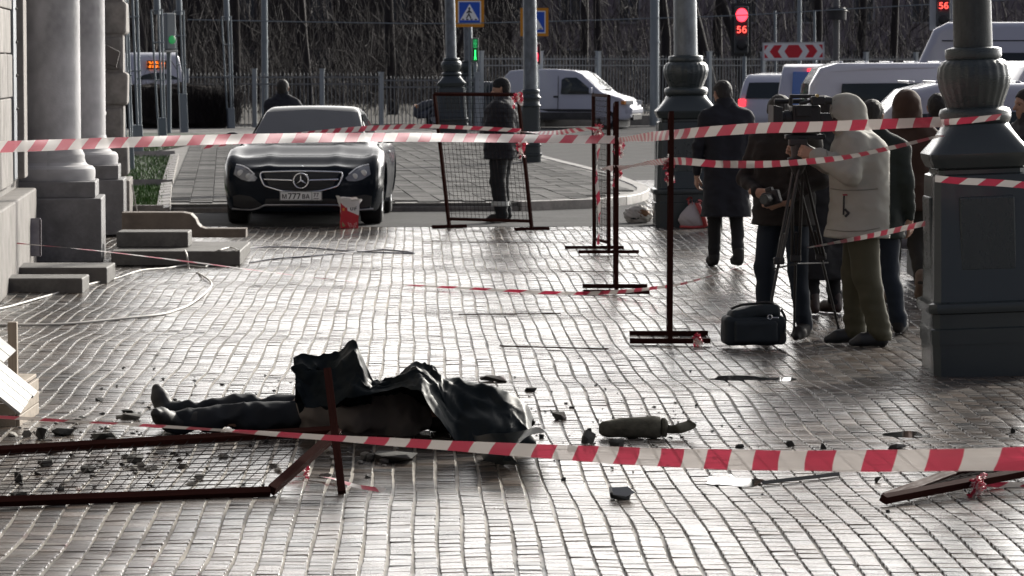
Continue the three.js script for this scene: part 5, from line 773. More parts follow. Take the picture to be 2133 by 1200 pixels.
// ---------------------------------------------------------------- signals and signs
const signalM = mat(0.05, 0.055, 0.06, 0.6);
const emis = (c, k) => new THREE.MeshStandardMaterial({ color: 0x050505, emissive: c, emissiveIntensity: k, roughness: 0.4 });
function digits(txt, col) { return canvasTex(128, 128, (c, w, h) => { c.fillStyle = '#180002'; c.fillRect(0, 0, w, h); c.fillStyle = col; c.font = 'bold 96px monospace'; c.textAlign = 'center'; c.textBaseline = 'middle'; c.fillText(txt, w / 2, h / 2 + 6); }); }
function glowTex(t, k) { return new THREE.MeshStandardMaterial({ color: 0x050505, emissive: 0xffffff, emissiveMap: t, emissiveIntensity: k, roughness: 0.4 }); }
{ // red signal with a countdown
  const s = pz(1545, 62, 101), g = group('traffic_signal', 'traffic signal lit red over the countdown 56 left of the direction board', 'traffic signal', [s.x, s.y, s.z]);
  mesh('housing', rbox(0.42, 1.42, 0.2, 0.05, 0, 0, -0.12), signalM, g); mesh('backboard', rbox(0.6, 1.6, 0.02, 0.01, 0, 0, -0.2), darkPlasticM, g);
  mesh('red_light', new THREE.SphereGeometry(0.175, 24, 16).scale(1, 1.15, 0.3).translate(0, 0.44, 0), emis(C(1, 0.03, 0.05), 4), g);
  mesh('countdown', box(0.36, 0.36, 0.02, 0, 0.02, 0), glowTex(digits('56', '#ff4a40'), 2.6), g); mesh('lower_light', new THREE.SphereGeometry(0.16, 20, 12).scale(1, 1, 0.3).translate(0, -0.44, 0), darkPlasticM, g);
  for (const y of [0.44, -0.44]) mesh('visor', new THREE.CylinderGeometry(0.18, 0.18, 0.16, 20, 1, true, -Math.PI / 2, Math.PI).rotateX(Math.PI / 2).translate(0, y, 0.06), signalM, g);
  mesh('pole', rod(V(0.1, -s.y, -0.25), V(0.1, -0.2, -0.25), 0.07, 0.06, 12), mastM, g);
  const q = pz(1960, 22, 90), e = group('traffic_signal', 'second signal showing 56 in red beside the massive lamp post', 'traffic signal', [q.x, q.y, q.z]);
  mesh('backboard', rbox(0.62, 1.3, 0.03, 0.02, 0.02, 0.12, -0.1), mat(0.35, 0.37, 0.4, 0.5), e); mesh('housing', rbox(0.36, 1.1, 0.18, 0.04, 0.06, 0.12, 0), signalM, e);
  mesh('countdown', box(0.3, 0.3, 0.02, 0.06, 0.14, 0.1), glowTex(digits('56', '#ff4a40'), 2.6), e); mesh('lower_light', new THREE.SphereGeometry(0.13, 20, 12).scale(1, 1, 0.3).translate(0.06, -0.24, 0.09), darkPlasticM, e); mesh('visor', new THREE.CylinderGeometry(0.16, 0.16, 0.16, 20, 1, true, -Math.PI / 2, Math.PI).rotateX(Math.PI / 2).translate(0.06, -0.24, 0.14), signalM, e);
  mesh('pole', rod(V(0.06, -q.y, -0.16), V(0.06, -0.2, -0.16), 0.07, 0.06, 12), mastM, e);
  const w = pz(350, 70, 88), n = group('traffic_signal', 'traffic signal with a green light turned sideways among the lattice masts', 'traffic signal', [w.x, w.y, w.z], 0.7);
  mesh('housing', rbox(0.3, 0.95, 0.3, 0.04, 0, 0.06, 0), mat(0.2, 0.22, 0.23, 0.5), n); mesh('green_light', new THREE.SphereGeometry(0.11, 20, 12).scale(1, 1, 0.3).translate(0.02, -0.16, 0.16), emis(C(0.04, 0.4, 0.12), 0.35), n); mesh('bracket', rbox(0.4, 0.06, 0.34, 0.02, 0, -0.46, 0), mat(0.4, 0.4, 0.38, 0.6), n); mesh('pole', rod(V(0.05, -w.y, -0.05), V(0.05, -0.48, -0.05), 0.06, 0.06, 12), mastM, n);
  const ped = (lab, px, py, Z, tex0, h) => { const p = pz(px, py, Z), o = group('pedestrian_signal', lab, 'traffic signal', [p.x, p.y, p.z]); mesh('housing', rbox(0.2, h, 0.14, 0.02, 0, 0, -0.05), mat(0.22, 0.23, 0.22, 0.5), o); mesh('display', box(0.15, h - 0.06, 0.02, 0, 0, 0.025), glowTex(tex0, 1.9), o); mesh('pole', rod(V(0, -p.y, -0.12), V(0, h / 2, -0.12), 0.05, 0.05, 12), mastM, o); };
  ped('narrow green walking signal right of the two far lamp posts', 990, 104, 100, canvasTex(64, 192, (c, w2, h2) => { c.fillStyle = '#021006'; c.fillRect(0, 0, w2, h2); c.strokeStyle = '#1d7a44'; c.lineWidth = 5; for (const [x, y] of [[10, 10], [34, 10], [10, 46], [34, 46]]) c.strokeRect(x, y, 18, 28); c.fillStyle = '#39ff7a'; c.beginPath(); c.arc(32, 104, 9, 0, 7); c.fill(); c.fillRect(25, 112, 14, 34); c.beginPath(); c.moveTo(27, 144); c.lineTo(16, 182); c.lineTo(25, 182); c.lineTo(32, 158); c.lineTo(40, 182); c.lineTo(48, 182); c.lineTo(37, 144); c.fill(); }), 0.72);
  ped('narrow red pedestrian signal just right of the slim lamp post', 1119, 112, 98, canvasTex(64, 192, (c, w2, h2) => { c.fillStyle = '#140003'; c.fillRect(0, 0, w2, h2); c.fillStyle = '#5a0a16'; c.fillRect(24, 30, 16, 30); c.fillStyle = '#ff2040'; c.beginPath(); c.arc(32, 92, 9, 0, 7); c.fill(); c.fillRect(20, 100, 24, 34); c.fillRect(22, 130, 8, 40); c.fillRect(34, 130, 8, 40); }), 0.62);
}
{ // crossing signs with a yellow border
  const t = canvasTex(256, 256, (c, w, h) => { c.fillStyle = '#d28a12'; c.fillRect(0, 0, w, h); c.fillStyle = '#e9e9ea'; c.fillRect(26, 26, 204, 204); c.fillStyle = '#1f55c4'; c.fillRect(36, 36, 184, 184); c.fillStyle = '#f0f0f0'; c.beginPath(); c.moveTo(128, 52); c.lineTo(212, 196); c.lineTo(44, 196); c.fill(); c.fillStyle = '#15171c'; c.beginPath(); c.arc(126, 92, 9, 0, 7); c.fill(); c.lineWidth = 10; c.strokeStyle = '#15171c'; c.beginPath(); c.moveTo(126, 100); c.lineTo(122, 142); c.lineTo(140, 180); c.moveTo(122, 142); c.lineTo(100, 180); c.moveTo(124, 112); c.lineTo(146, 132); c.moveTo(124, 112); c.lineTo(102, 134); c.stroke(); for (let k = 0; k < 4; k++) c.fillRect(60 + k * 38, 184, 20, 10); });
  const sm = new THREE.MeshStandardMaterial({ map: t, roughness: 0.5 }), backM = mat(0.3, 0.3, 0.3, 0.5);
  for (const [lab, px, py, Z, s] of [['blue pedestrian crossing sign with yellow border above the two far lamp posts', 978, 26, 100, 0.86], ['blue pedestrian crossing sign with yellow border beside the slim lamp post', 1113, 46, 98, 0.82]]) {
    const p = pz(px, py, Z), g = group('crossing_sign', lab, 'road sign', [p.x, p.y, p.z], 0.08); mesh('panel', box(s, s, 0.03), [backM, backM, backM, backM, sm, backM], g); mesh('post', rod(V(0.02, -p.y, -0.06), V(0.02, s / 2, -0.06), 0.045, 0.045, 12), mastM, g);
  }
  const dt = canvasTex(512, 144, (c, w, h) => { c.fillStyle = '#dfdfe2'; c.fillRect(0, 0, w, h); c.fillStyle = '#c4122a'; const P = a => { c.beginPath(); a.forEach((q, i) => i ? c.lineTo(q[0], q[1]) : c.moveTo(q[0], q[1])); c.fill(); }; P([[178, 72], [214, 16], [298, 16], [334, 72], [298, 128], [214, 128]]); P([[52, 72], [92, 16], [158, 16], [122, 72], [158, 128], [92, 128]]); P([[460, 72], [420, 16], [354, 16], [390, 72], [354, 128], [420, 128]]); P([[8, 16], [40, 16], [8, 62]]); P([[8, 128], [40, 128], [8, 82]]); P([[504, 16], [472, 16], [504, 62]]); P([[504, 128], [472, 128], [504, 82]]); });
  const p = pz(1653, 107, 103), g = group('direction_board', 'white and red direction board with arrowheads pointing left and right', 'road sign', [p.x, p.y, p.z], 0.03); g.rotation.z = 0.015;
  mesh('panel', box(1.84, 0.5, 0.03), [backM, backM, backM, backM, new THREE.MeshStandardMaterial({ map: dt, roughness: 0.5 }), backM], g); mesh('frame', [box(1.9, 0.03, 0.06, 0, 0.265, 0), box(1.9, 0.03, 0.06, 0, -0.265, 0), box(0.03, 0.5, 0.06, 0.935, 0, 0), box(0.03, 0.5, 0.06, -0.935, 0, 0)], mat(0.45, 0.45, 0.47, 0.4), g);
  for (const x of [-0.55, 0.66]) mesh('post', rod(V(x, -p.y, -0.06), V(x, 1.25, -0.06), 0.04, 0.04, 12), mastM, g);
}
{ // the overhead cable in front of the park
  const pts = [[390, 41, 99], [660, 46, 99], [900, 49, 99], [1130, 45, 99], [1363, 38, 99.5], [1540, 32, 99.5], [1745, 20, 99.5], [1940, 9, 99.5], [2150, -3, 99.5]].map(p => pz(...p)), c = mesh('overhead_cable', tube(pts, 0.018, 140, 6), mastM);
  tag(c, 'thin grey cable stretched across the top of the picture before the trees', 'cable');
  const s = pz(1742, 34, 100), g = group('street_fitting', 'dark round fitting hung on a post under the overhead cable at the right', 'signal', [s.x, s.y, s.z]); mesh('drum', cyl(0.3, 0.3, 0.26, 0, -0.1, 0, 24), darkPlasticM, g); mesh('cap', cyl(0.34, 0.26, 0.1, 0, 0.16, 0, 24), darkPlasticM, g); mesh('post', rod(V(0, -s.y, 0), V(0, 1.5, 0), 0.1, 0.1, 16), mat(0.12, 0.12, 0.12, 0.6), g);
}
// ---------------------------------------------------------------- the covered figure, rubble, bags, television camera
{ // the person lying on the setts; the upper body and head are under the sheet
  const p = gp(330, 905), L = person('person lying on the setts in dark trousers, the upper body under a black sheet', [0, 0, 0], 0, { h: 1.6, lie: 1, coat: cloth(0.15, 0.13, 0.115), fold: 0.035, bulk: 1.28, armW: 1.25, trousers: cloth(0.008, 0.011, 0.016), trouserW: 1.0, tf: 0.05, shoes: mat(0.014, 0.013, 0.013, 0.6), handL: null, handR: null, j: { elL: [0.27, 1.16, 0.0], wrL: [0.22, 0.92, 0.03], elR: [-0.26, 1.16, 0], wrR: [-0.2, 0.95, 0.03], anL: [0.2, 0.1, -0.02], knL: [0.15, 0.5, 0.0], anR: [-0.1, 0.06, 0.0], knR: [-0.1, 0.48, 0.03] }, toL: [0.15, -0.07, 0.06], toR: [-0.04, -0.05, 0.12] });
  L.g.quaternion.setFromRotationMatrix(new THREE.Matrix4().makeBasis(V(0.06, 0, 1).normalize(), V(1, 0, -0.06).normalize(), V(0, 1, 0))); L.g.position.set(p.x - 0.02, 0.1, p.z - 0.02);
}
{ // black plastic sheet, crumpled
  const key = (t, k) => { for (let i = 1; i < k.length; i++) if (t <= k[i][0]) return lerp(k[i - 1][1], k[i][1], (t - k[i - 1][0]) / (k[i][0] - k[i - 1][0])); return k[k.length - 1][1]; };
  const ridge = [[608, 0.42], [625, 0.44], [700, 0.49], [738, 0.515], [752, 0.47], [775, 0.345], [800, 0.35], [862, 0.41], [885, 0.4], [930, 0.335], [1000, 0.305], [1060, 0.265], [1095, 0.2], [1108, 0.12]];
  const front = [[608, 0.3], [630, 0.2], [690, 0.19], [720, 0.25], [770, 0.26], [830, 0.31], [880, 0.29], [925, 0.16], [960, 0.02], [1108, 0.01]];
  const ridged = (x, y, z) => 1 - Math.abs(noise(x, y, z)) * 2;
  const nu = 170, nv = 70, P = new THREE.PlaneGeometry(1, 1, nu, nv), q = P.attributes.position, Zr = 17.02;
  for (let i = 0; i < q.count; i++) {
    const u = q.getX(i) + 0.5, v = q.getY(i) + 0.5, px = lerp(608, 1108, u), X = (px - 1066.5) / 7000 * Zr, hr = key(px, ridge), hf = key(px, front), w = px < 772 ? 0.55 : 1;
    let y, z;
    const zf = Zr - lerp(0.13, 0.36, sstep(760, 960, px)), zb = Zr + 0.1 + 0.5 * w;
    if (v < 0.45) { const t = v / 0.45; y = lerp(hf, hr, Math.pow(t, 0.75)); z = lerp(zf, Zr, t); } else { const t = (v - 0.45) / 0.55; y = lerp(hr, 0.006, Math.pow(t, px < 772 ? 0.9 : 1.25)); z = lerp(Zr, zb, t); }
    const e = Math.min(1, 4 * v, 5 * (1 - v)), c = 0.05 * (ridged(X * 4.6, v * 3, 3) - 0.6) + 0.036 * (ridged(X * 10 + v * 4, v * 7, 8) - 0.6) + 0.014 * (ridged(X * 26 - v * 5, v * 15, 2) - 0.6);
    y += c * (px > 930 ? lerp(1, 0.4, sstep(930, 990, px)) : 1) * (0.35 + 0.65 * e) * (0.4 + hr); const zz = 0.07 * noise(X * 5, v * 4, 15) + 0.03 * noise(X * 13, v * 9, 18), xx = 0.04 * noise(X * 5, v * 5, 25) + (v < 0.3 && px < 660 ? 0.03 * noise(1, v * 30, 5) : 0);
    q.setXYZ(i, X + xx, Math.max(y, 0.006 + hGround(X, -z)), -(z + zz));
  }
  P.computeVertexNormals(); const sheetM = new THREE.MeshPhysicalMaterial({ color: C(0.007, 0.011, 0.013), roughness: 0.5, specularIntensity: 0.4, ior: 1.35, side: THREE.DoubleSide });
  tag(mesh('plastic_sheet', toCreasedNormals(P.toNonIndexed(), 0.9), sheetM), 'crumpled black plastic sheet drawn over the lying person', 'plastic sheet');
  tag(mesh('inner_sheet', tapeGeo([gp(1000, 940, 0.03), gp(1050, 935, 0.1), gp(1085, 920, 0.12), gp(1100, 900, 0.1)], 0.2, { roll: t => 0.4 + t, wave: 3 }), mat(0.02, 0.03, 0.036, 0.35)), 'turned up end of plastic at the right tip of the black sheet', 'plastic sheet');
}
const rubM = [mat(0.03, 0.03, 0.028, 0.8, { bumpMap: rep(grain, 2), bumpScale: 0.004 }), mat(0.06, 0.058, 0.052, 0.85, { bumpMap: rep(grain, 2), bumpScale: 0.004 }), mat(0.13, 0.125, 0.115, 0.85), mat(0.02, 0.02, 0.021, 0.5)];
function chunkGeo(w, h, d, s) { const pts = []; for (let k = 0; k < 17; k++) { const v = V(rr(-1, 1), rr(-1, 1), rr(-1, 1)), m = Math.max(Math.abs(v.x), Math.abs(v.y), Math.abs(v.z)), f = rr(0.72, 1) / m * (k < 9 ? 1 : 0.85); pts.push(V(v.x * f * w / 2, v.y * f * h / 2, v.z * f * d / 2)); } const q = new ConvexGeometry(pts); q.computeBoundingBox(); q.translate(0, -q.boundingBox.min.y - 0.004, 0); q.setAttribute('uv', new THREE.BufferAttribute(new Float32Array(q.attributes.position.count * 2), 2)); return planarUV(q, 3); }
function chunk(px, py, wpx, hpx, m, label, name = 'stone_fragment', ry = rr(0, 6.3), dd = 0.9) { const a = gp(px, py), k = -a.z / 7000, o = mesh(name, chunkGeo(wpx * k * 1.05, hpx * k * 1.1, wpx * k * dd, rr(0, 50)), rubM[m]); o.position.set(a.x, hGround(a.x, a.z), a.z - wpx * k * 0.3); o.rotation.y = ry; tag(o, label, 'stone fragment'); return o; }
chunk(1296, 1036, 58, 26, 3, 'squarish dark stone fragment with a pale face lying alone below the low tape', 'stone_fragment', 0.1, 0.6);
{ const a = gp(1298, 1036), o = mesh('stone_fragment', extrude([[-0.045, 0.012], [-0.05, 0.04], [0.02, 0.046], [0.05, 0.02], [0.01, 0.004]], 0.008, 0.002), mat(0.3, 0.32, 0.33, 0.4)); o.position.set(a.x, 0.008, a.z + 0.055); o.rotation.x = -0.25; tag(o, 'pale flake resting against the squarish dark fragment below the low tape', 'stone fragment'); }
const big = [[1028, 797, 72, 20, 1, 'flat brick-like stone fragment just behind the black sheet'], [1165, 873, 32, 18, 1, 'dark stone fragment between the sheet and the broken baluster'], [1222, 923, 34, 30, 1, 'upright stump-like fragment left of the broken baluster'], [1226, 903, 16, 16, 0, 'small knob of stone just behind the stump-like fragment'], [1287, 932, 34, 18, 0, 'dark fragment directly in front of the broken baluster'], [1324, 890, 42, 14, 0, 'flat fragment just behind the thick end of the baluster'], [1368, 898, 48, 20, 1, 'wedge-shaped fragment behind the broken end of the baluster'], [1282, 884, 18, 9, 0, 'small flat fragment behind the left end of the baluster'], [1194, 940, 26, 10, 0, 'flat dark fragment at the edge of the low tape left of the baluster'], [1104, 824, 26, 11, 0, 'small dark fragment right behind the black sheet tip'], [1190, 854, 16, 6, 0, 'sliver of stone halfway between sheet and dark wet setts'], [1122, 895, 12, 8, 0, 'pebble near the right tip of the sheet, farther one'], [1104, 914, 15, 10, 0, 'pebble at the right tip of the sheet, left one of a pair'], [1128, 914, 14, 11, 0, 'pebble at the right tip of the sheet, right one of a pair'], [1541, 932, 18, 10, 0, 'black stone just above the low tape below the camera bag'], [1646, 932, 18, 16, 0, 'round black stone above the low tape, left one of two'], [1716, 938, 17, 13, 0, 'round black stone above the low tape, right one of two'], [1872, 940, 42, 13, 3, 'flat dark slab fragment touching the low tape near its wide end'], [1829, 1002, 14, 14, 3, 'black pebble just below the low tape left of the fallen barrier'], [1850, 1070, 9, 9, 3, 'tiny black pebble below the tip of the fallen right barrier'], [2112, 898, 16, 15, 0, 'dark stone lying under the massive lamp post'], [1174, 992, 12, 9, 3, 'small black chip alone on the bright setts below the low tape'], [772, 955, 20, 20, 1, 'pointed pale grey fragment at the front of the lying person'], [826, 958, 118, 26, 1, 'long flat stone lying along the front of the black sheet'], [764, 986, 8, 9, 3, 'small upright black chip in front of the long flat stone'], [278, 962, 46, 22, 1, 'large fragment with a pale edge under the fallen wire'], [92, 968, 34, 18, 1, 'grey fragment under the fallen wire at the left'], [38, 1006, 20, 24, 0, 'upright dark fragment under the fallen wire near the left edge'], [185, 980, 38, 16, 1, 'flat grey fragment in the middle of the fallen wire'], [380, 970, 30, 14, 2, 'pale fragment near the far bar of the fallen barrier'], [570, 968, 26, 10, 2, 'pale flat fragment by the raised bar of the fallen barrier'], [85, 922, 40, 30, 3, 'black lump at the head of the rubble heap by the crate'], [130, 915, 60, 16, 0, 'long dark lump in the rubble heap beside the crate'], [215, 922, 52, 20, 1, 'grey broken block in the middle of the rubble heap'], [270, 884, 44, 14, 2, 'pale broken block behind the low tape near the boot'], [268, 858, 30, 9, 0, 'flat black fragment left of the upright boot'], [205, 832, 22, 9, 0, 'black fragment on the grey setts left of the boot'], [40, 880, 40, 10, 0, 'dark fragment at the foot of the crate'], [35, 1040, 36, 12, 1, 'flat fragment under the near bar of the fallen barrier'], [70, 1040, 24, 10, 1, 'dull fragment by the near bar of the fallen barrier']];
for (const [x, y, w, h, m, lab] of big) chunk(x, y, w, h, m, lab);
{ // crumbs of stone scattered about
  const geo = chunkGeo(1, 0.6, 0.9, 3), im = new THREE.InstancedMesh(geo, rubM[0], 900), o = new THREE.Object3D(); const gauss = () => (rnd() + rnd() + rnd() - 1.5) * 1.15;
  for (let k = 0; k < 900; k++) { const t = rnd(); const [cx, cy, sx, sy] = t < 0.3 ? [420, 830, 300, 60] : t < 0.5 ? [230, 950, 260, 70] : t < 0.8 ? [1280, 890, 260, 70] : t < 0.93 ? [1000, 880, 900, 130] : [1230, 500, 70, 16]; const a = gp(clamp(cx + gauss() * sx, -100, 2200), clamp(cy + gauss() * sy, 480, 1150)), s = 0.004 + (t >= 0.3 && t < 0.5 ? 0.04 : 0.022) * Math.pow(rnd(), 3); o.position.set(a.x, hGround(a.x, a.z) - 0.001, a.z); o.rotation.set(0, rr(0, 6.3), 0); o.scale.set(s * rr(0.8, 1.6), s * rr(0.6, 1.2), s); o.updateMatrix(); im.setMatrixAt(k, o.matrix); const c = rr(0.5, 2.4); im.setColorAt(k, C(c, c, c)); }
  const lump = new THREE.InstancedMesh(chunkGeo(1, 0.55, 0.8, 5), rubM[2], 105);
  for (let k = 0; k < 105; k++) { const t = rnd(), a = t < 0.45 ? gp(170 + gauss() * 170, 920 + gauss() * 34) : t < 0.8 ? gp(420 + gauss() * 240, 975 + gauss() * 32) : gp(760 + gauss() * 130, 948 + gauss() * 14), s = 0.018 + 0.06 * Math.pow(rnd(), 2.2); o.position.set(a.x, hGround(a.x, a.z) - 0.002, a.z); o.rotation.set(rr(-0.2, 0.2), rr(0, 6.3), rr(-0.2, 0.2)); o.scale.set(s * rr(0.7, 2), s * rr(0.5, 1.3), s); o.updateMatrix(); lump.setMatrixAt(k, o.matrix); const c = rr(0.4, 2.2); lump.setColorAt(k, C(c, c * 0.98, c * 0.95)); }
  lump.name = 'broken_plaster'; shadows(lump); scene.add(lump); lump.userData = { label: 'heap of broken grey plaster and stone rubble along the fallen barrier at the lower left', category: 'rubble', kind: 'stuff' };
  im.name = 'rubble_crumbs'; shadows(im); scene.add(im); im.userData = { label: 'small stone crumbs and grit scattered over the setts round the lying person', category: 'rubble', kind: 'stuff' };
}
{ // the broken baluster
  const a = gp(1335, 914), g = group('broken_baluster', 'broken club-shaped stone baluster lying on its side among black fragments', 'baluster', [a.x, 0.045, a.z - 0.1]); g.rotation.set(0, 0.1, 0.02);
  const m = mat(0.15, 0.14, 0.1, 0.9, { map: rep(blotch, 2), bumpMap: rep(grain, 3), bumpScale: 0.003 });
  mesh('shaft', chip(mergeVertices(lathe([[0.0, -0.21], [0.02, -0.208], [0.035, -0.195], [0.047, -0.165], [0.053, -0.11], [0.056, -0.05], [0.057, 0.02], [0.055, 0.07], [0.05, 0.105], [0.0, 0.11]], 32)).rotateZ(-Math.PI / 2), 0.016, 17), m, g);
  mesh('broken_neck', chip(mergeVertices(tube([V(0.1, -0.006, 0), V(0.15, -0.012, 0.01), V(0.2, -0.01, 0.01), V(0.25, 0.01, 0), V(0.275, 0.025, -0.01)], 0.03, 24, 12).scale(1, 0.8, 1)), 0.03, 16), m, g);
  mesh('neck_ring', chip(mergeVertices(new THREE.TorusGeometry(0.036, 0.015, 10, 28).rotateY(Math.PI / 2).translate(0.125, -0.004, 0)), 0.014, 14), m, g);
}
// flat steel strips and the dark rod at the lower right
function strip(label, x0, x1, y0, y1, w, name = 'steel_strip', m = rustM) { const a = gp(x0, y0, 0.012), b = gp(x1, y1, 0.012); a.y += hGround(a.x, a.z); b.y += hGround(b.x, b.z); const o = mesh(name, bar(a, b, w * 0.3, 0.007), m); tag(o, label, 'steel strip'); }
strip('thin dark steel strip lying on the setts left of the nearest edge-on barrier', 1040, 1268, 723, 724, 0.03);
strip('thin steel strip lying on the setts farther back, left of the middle barrier', 955, 1168, 659, 655, 0.025);
strip('thin steel strip lying on the setts under the leaning barrier', 880, 1150, 506, 508, 0.02);
strip('short thin steel strip on the bright setts by the middle barrier', 1165, 1290, 568, 570, 0.02);
strip('dark broken rod lying below the low tape at the right', 1588, 1748, 999, 985, 0.055, 'broken_rod', rubM[3]);
// wet hollows
const waterM = new THREE.MeshPhysicalMaterial({ color: C(0.02, 0.02, 0.02), roughness: 0.04, side: THREE.DoubleSide, ior: 1.33 });
for (const [lab, px, py, rx, ry] of [['shallow puddle shining below the low tape left of the dark rod', 1535, 995, 62, 12], ['shallow puddle on the darker setts below the camera bag', 1555, 790, 90, 8], ['small puddle under the massive lamp post shadow', 1885, 905, 40, 9]]) {
  const c = gp(px, py), pts = []; for (let k = 0; k < 28; k++) { const a = k / 28 * 6.283, r = 1 + 0.45 * noise(Math.cos(a) * 1.4 + px, Math.sin(a) * 1.4, 2), q = gp(px + Math.cos(a) * rx * r, py + Math.sin(a) * ry * r); pts.push(new THREE.Vector2(q.x - c.x, -(q.z - c.z))); }
  const o = mesh('puddle', new THREE.ShapeGeometry(new THREE.Shape(pts)).rotateX(-Math.PI / 2), waterM); o.position.set(c.x, hGround(c.x, c.z) + 0.0012, c.z); tag(o, lab, 'puddle');
}
// cables on the ground
function groundCable(label, pts, r, m) { const P = []; for (const q of pts) { const g = gp(q[0], q[1], q[2] || 0); g.y += hGround(g.x, g.z) + r; P.push(g); } tag(mesh('ground_cable', new THREE.TubeGeometry(new THREE.CatmullRomCurve3(P), 160, r, 6), m), label, 'cable'); }
const whiteCableM = mat(0.62, 0.6, 0.56, 0.5), greyCableM = mat(0.16, 0.16, 0.19, 0.6);
groundCable('white cable winding from the left edge over the setts to the long stone slab', [[-80, 662], [0, 645], [90, 622], [190, 596], [240, 580], [300, 562], [345, 556], [390, 549], [425, 553], [440, 535], [455, 519, 0.14], [480, 514, 0.145], [498, 520, 0.145]], 0.0085, whiteCableM);
groundCable('white cable looping back across the grey setts from the stone slab to the left edge', [[385, 518, 0.14], [390, 535, 0.1], [393, 556], [415, 572], [440, 592], [425, 616], [395, 632], [372, 648], [330, 660], [240, 668], [120, 676], [-60, 677]], 0.009, whiteCableM);
groundCable('grey cable lying in flat loops on the setts below the red sack', [[500, 524], [560, 516], [640, 517], [720, 524], [790, 527], [862, 527], [800, 520], [760, 523], [700, 532], [640, 537], [560, 541], [520, 545]], 0.007, greyCableM);
groundCable('pale cable running down the face of the pier to the pavement', [[275, 388, 0.5], [283, 430, 0.25], [293, 466, 0.02], [299, 474]], 0.008, whiteCableM);
// bags
{
  const a = gp(728, 474), g = group('paper_sack', 'red and white paper sack standing in front of the parked coupe', 'sack', [a.x, 0, a.z + 0.12], 0.15);
  const t = canvasTex(128, 192, (c, w, h) => { c.fillStyle = '#b3202c'; c.fillRect(0, 0, w, h); c.fillStyle = '#d8d6d4'; c.beginPath(); c.moveTo(w, 0); c.lineTo(w, 96); c.lineTo(46, 60); c.lineTo(40, 0); c.fill(); c.fillStyle = '#1a1a22'; c.font = 'bold 40px sans-serif'; c.fillText('UF', 62, 58); c.fillStyle = '#cf8a2c'; c.fillRect(12, 40, 14, 20); c.fillStyle = '#8b8f60'; c.beginPath(); c.moveTo(10, 140); c.lineTo(34, 176); c.lineTo(8, 180); c.fill(); c.fillStyle = '#c9b7ae'; for (let k = 0; k < 14; k++) c.fillRect(50 + (k * 37) % 70, 150 + (k * 23) % 36, 9, 5); });
  const prof = []; const b = new THREE.BoxGeometry(0.2, 0.3, 0.13, 10, 14, 6), p = b.attributes.position; for (let i = 0; i < p.count; i++) { const x = p.getX(i), y = p.getY(i) + 0.15, z = p.getZ(i), k = 1 + 0.12 * y / 0.3; p.setXYZ(i, x * k + 0.01 * noise(y * 12, z * 9) + 0.06 * y * 0.4, y, z * (1 - 0.3 * y / 0.3) + 0.012 * noise(x * 20, y * 14, 3)); } b.computeVertexNormals();
  mesh('sack', b, new THREE.MeshStandardMaterial({ map: t, roughness: 0.55 }), g);
  const top = new THREE.CylinderGeometry(0.155, 0.108, 0.13, 28, 6, true).scale(1, 1, 0.55), q = top.attributes.position; for (let i = 0; i < q.count; i++) { const x = q.getX(i), y = q.getY(i), z = q.getZ(i), e = (y + 0.065) / 0.13; q.setXYZ(i, x + 0.02 * e * noise(z * 30, y * 20), y + 0.31 + e * (-0.12 * x - 0.02) + 0.03 * e * noise(x * 18, z * 18), z + 0.02 * e * noise(x * 24, y * 30)); } top.computeVertexNormals();
  mesh('torn_top', top, mat(0.72, 0.7, 0.68, 0.6), g);
}
function crumple(r, f, amp, n = 40, m = 28) { const g = new THREE.SphereGeometry(1, n, m), p = g.attributes.position; for (let i = 0; i < p.count; i++) { const x = p.getX(i), y = p.getY(i), z = p.getZ(i), k = 1 + amp * (1 - 2.4 * Math.abs(noise(x * f, y * f, z * f + 3))) + amp * 0.5 * noise(x * f * 2.4, y * f * 2.4, z * f * 2.4); p.setXYZ(i, x * r[0] * k, Math.max(y * r[1] * k, -r[1] * 0.8) + r[1] * 0.8, z * r[2] * k); } g.computeVertexNormals(); return g; }
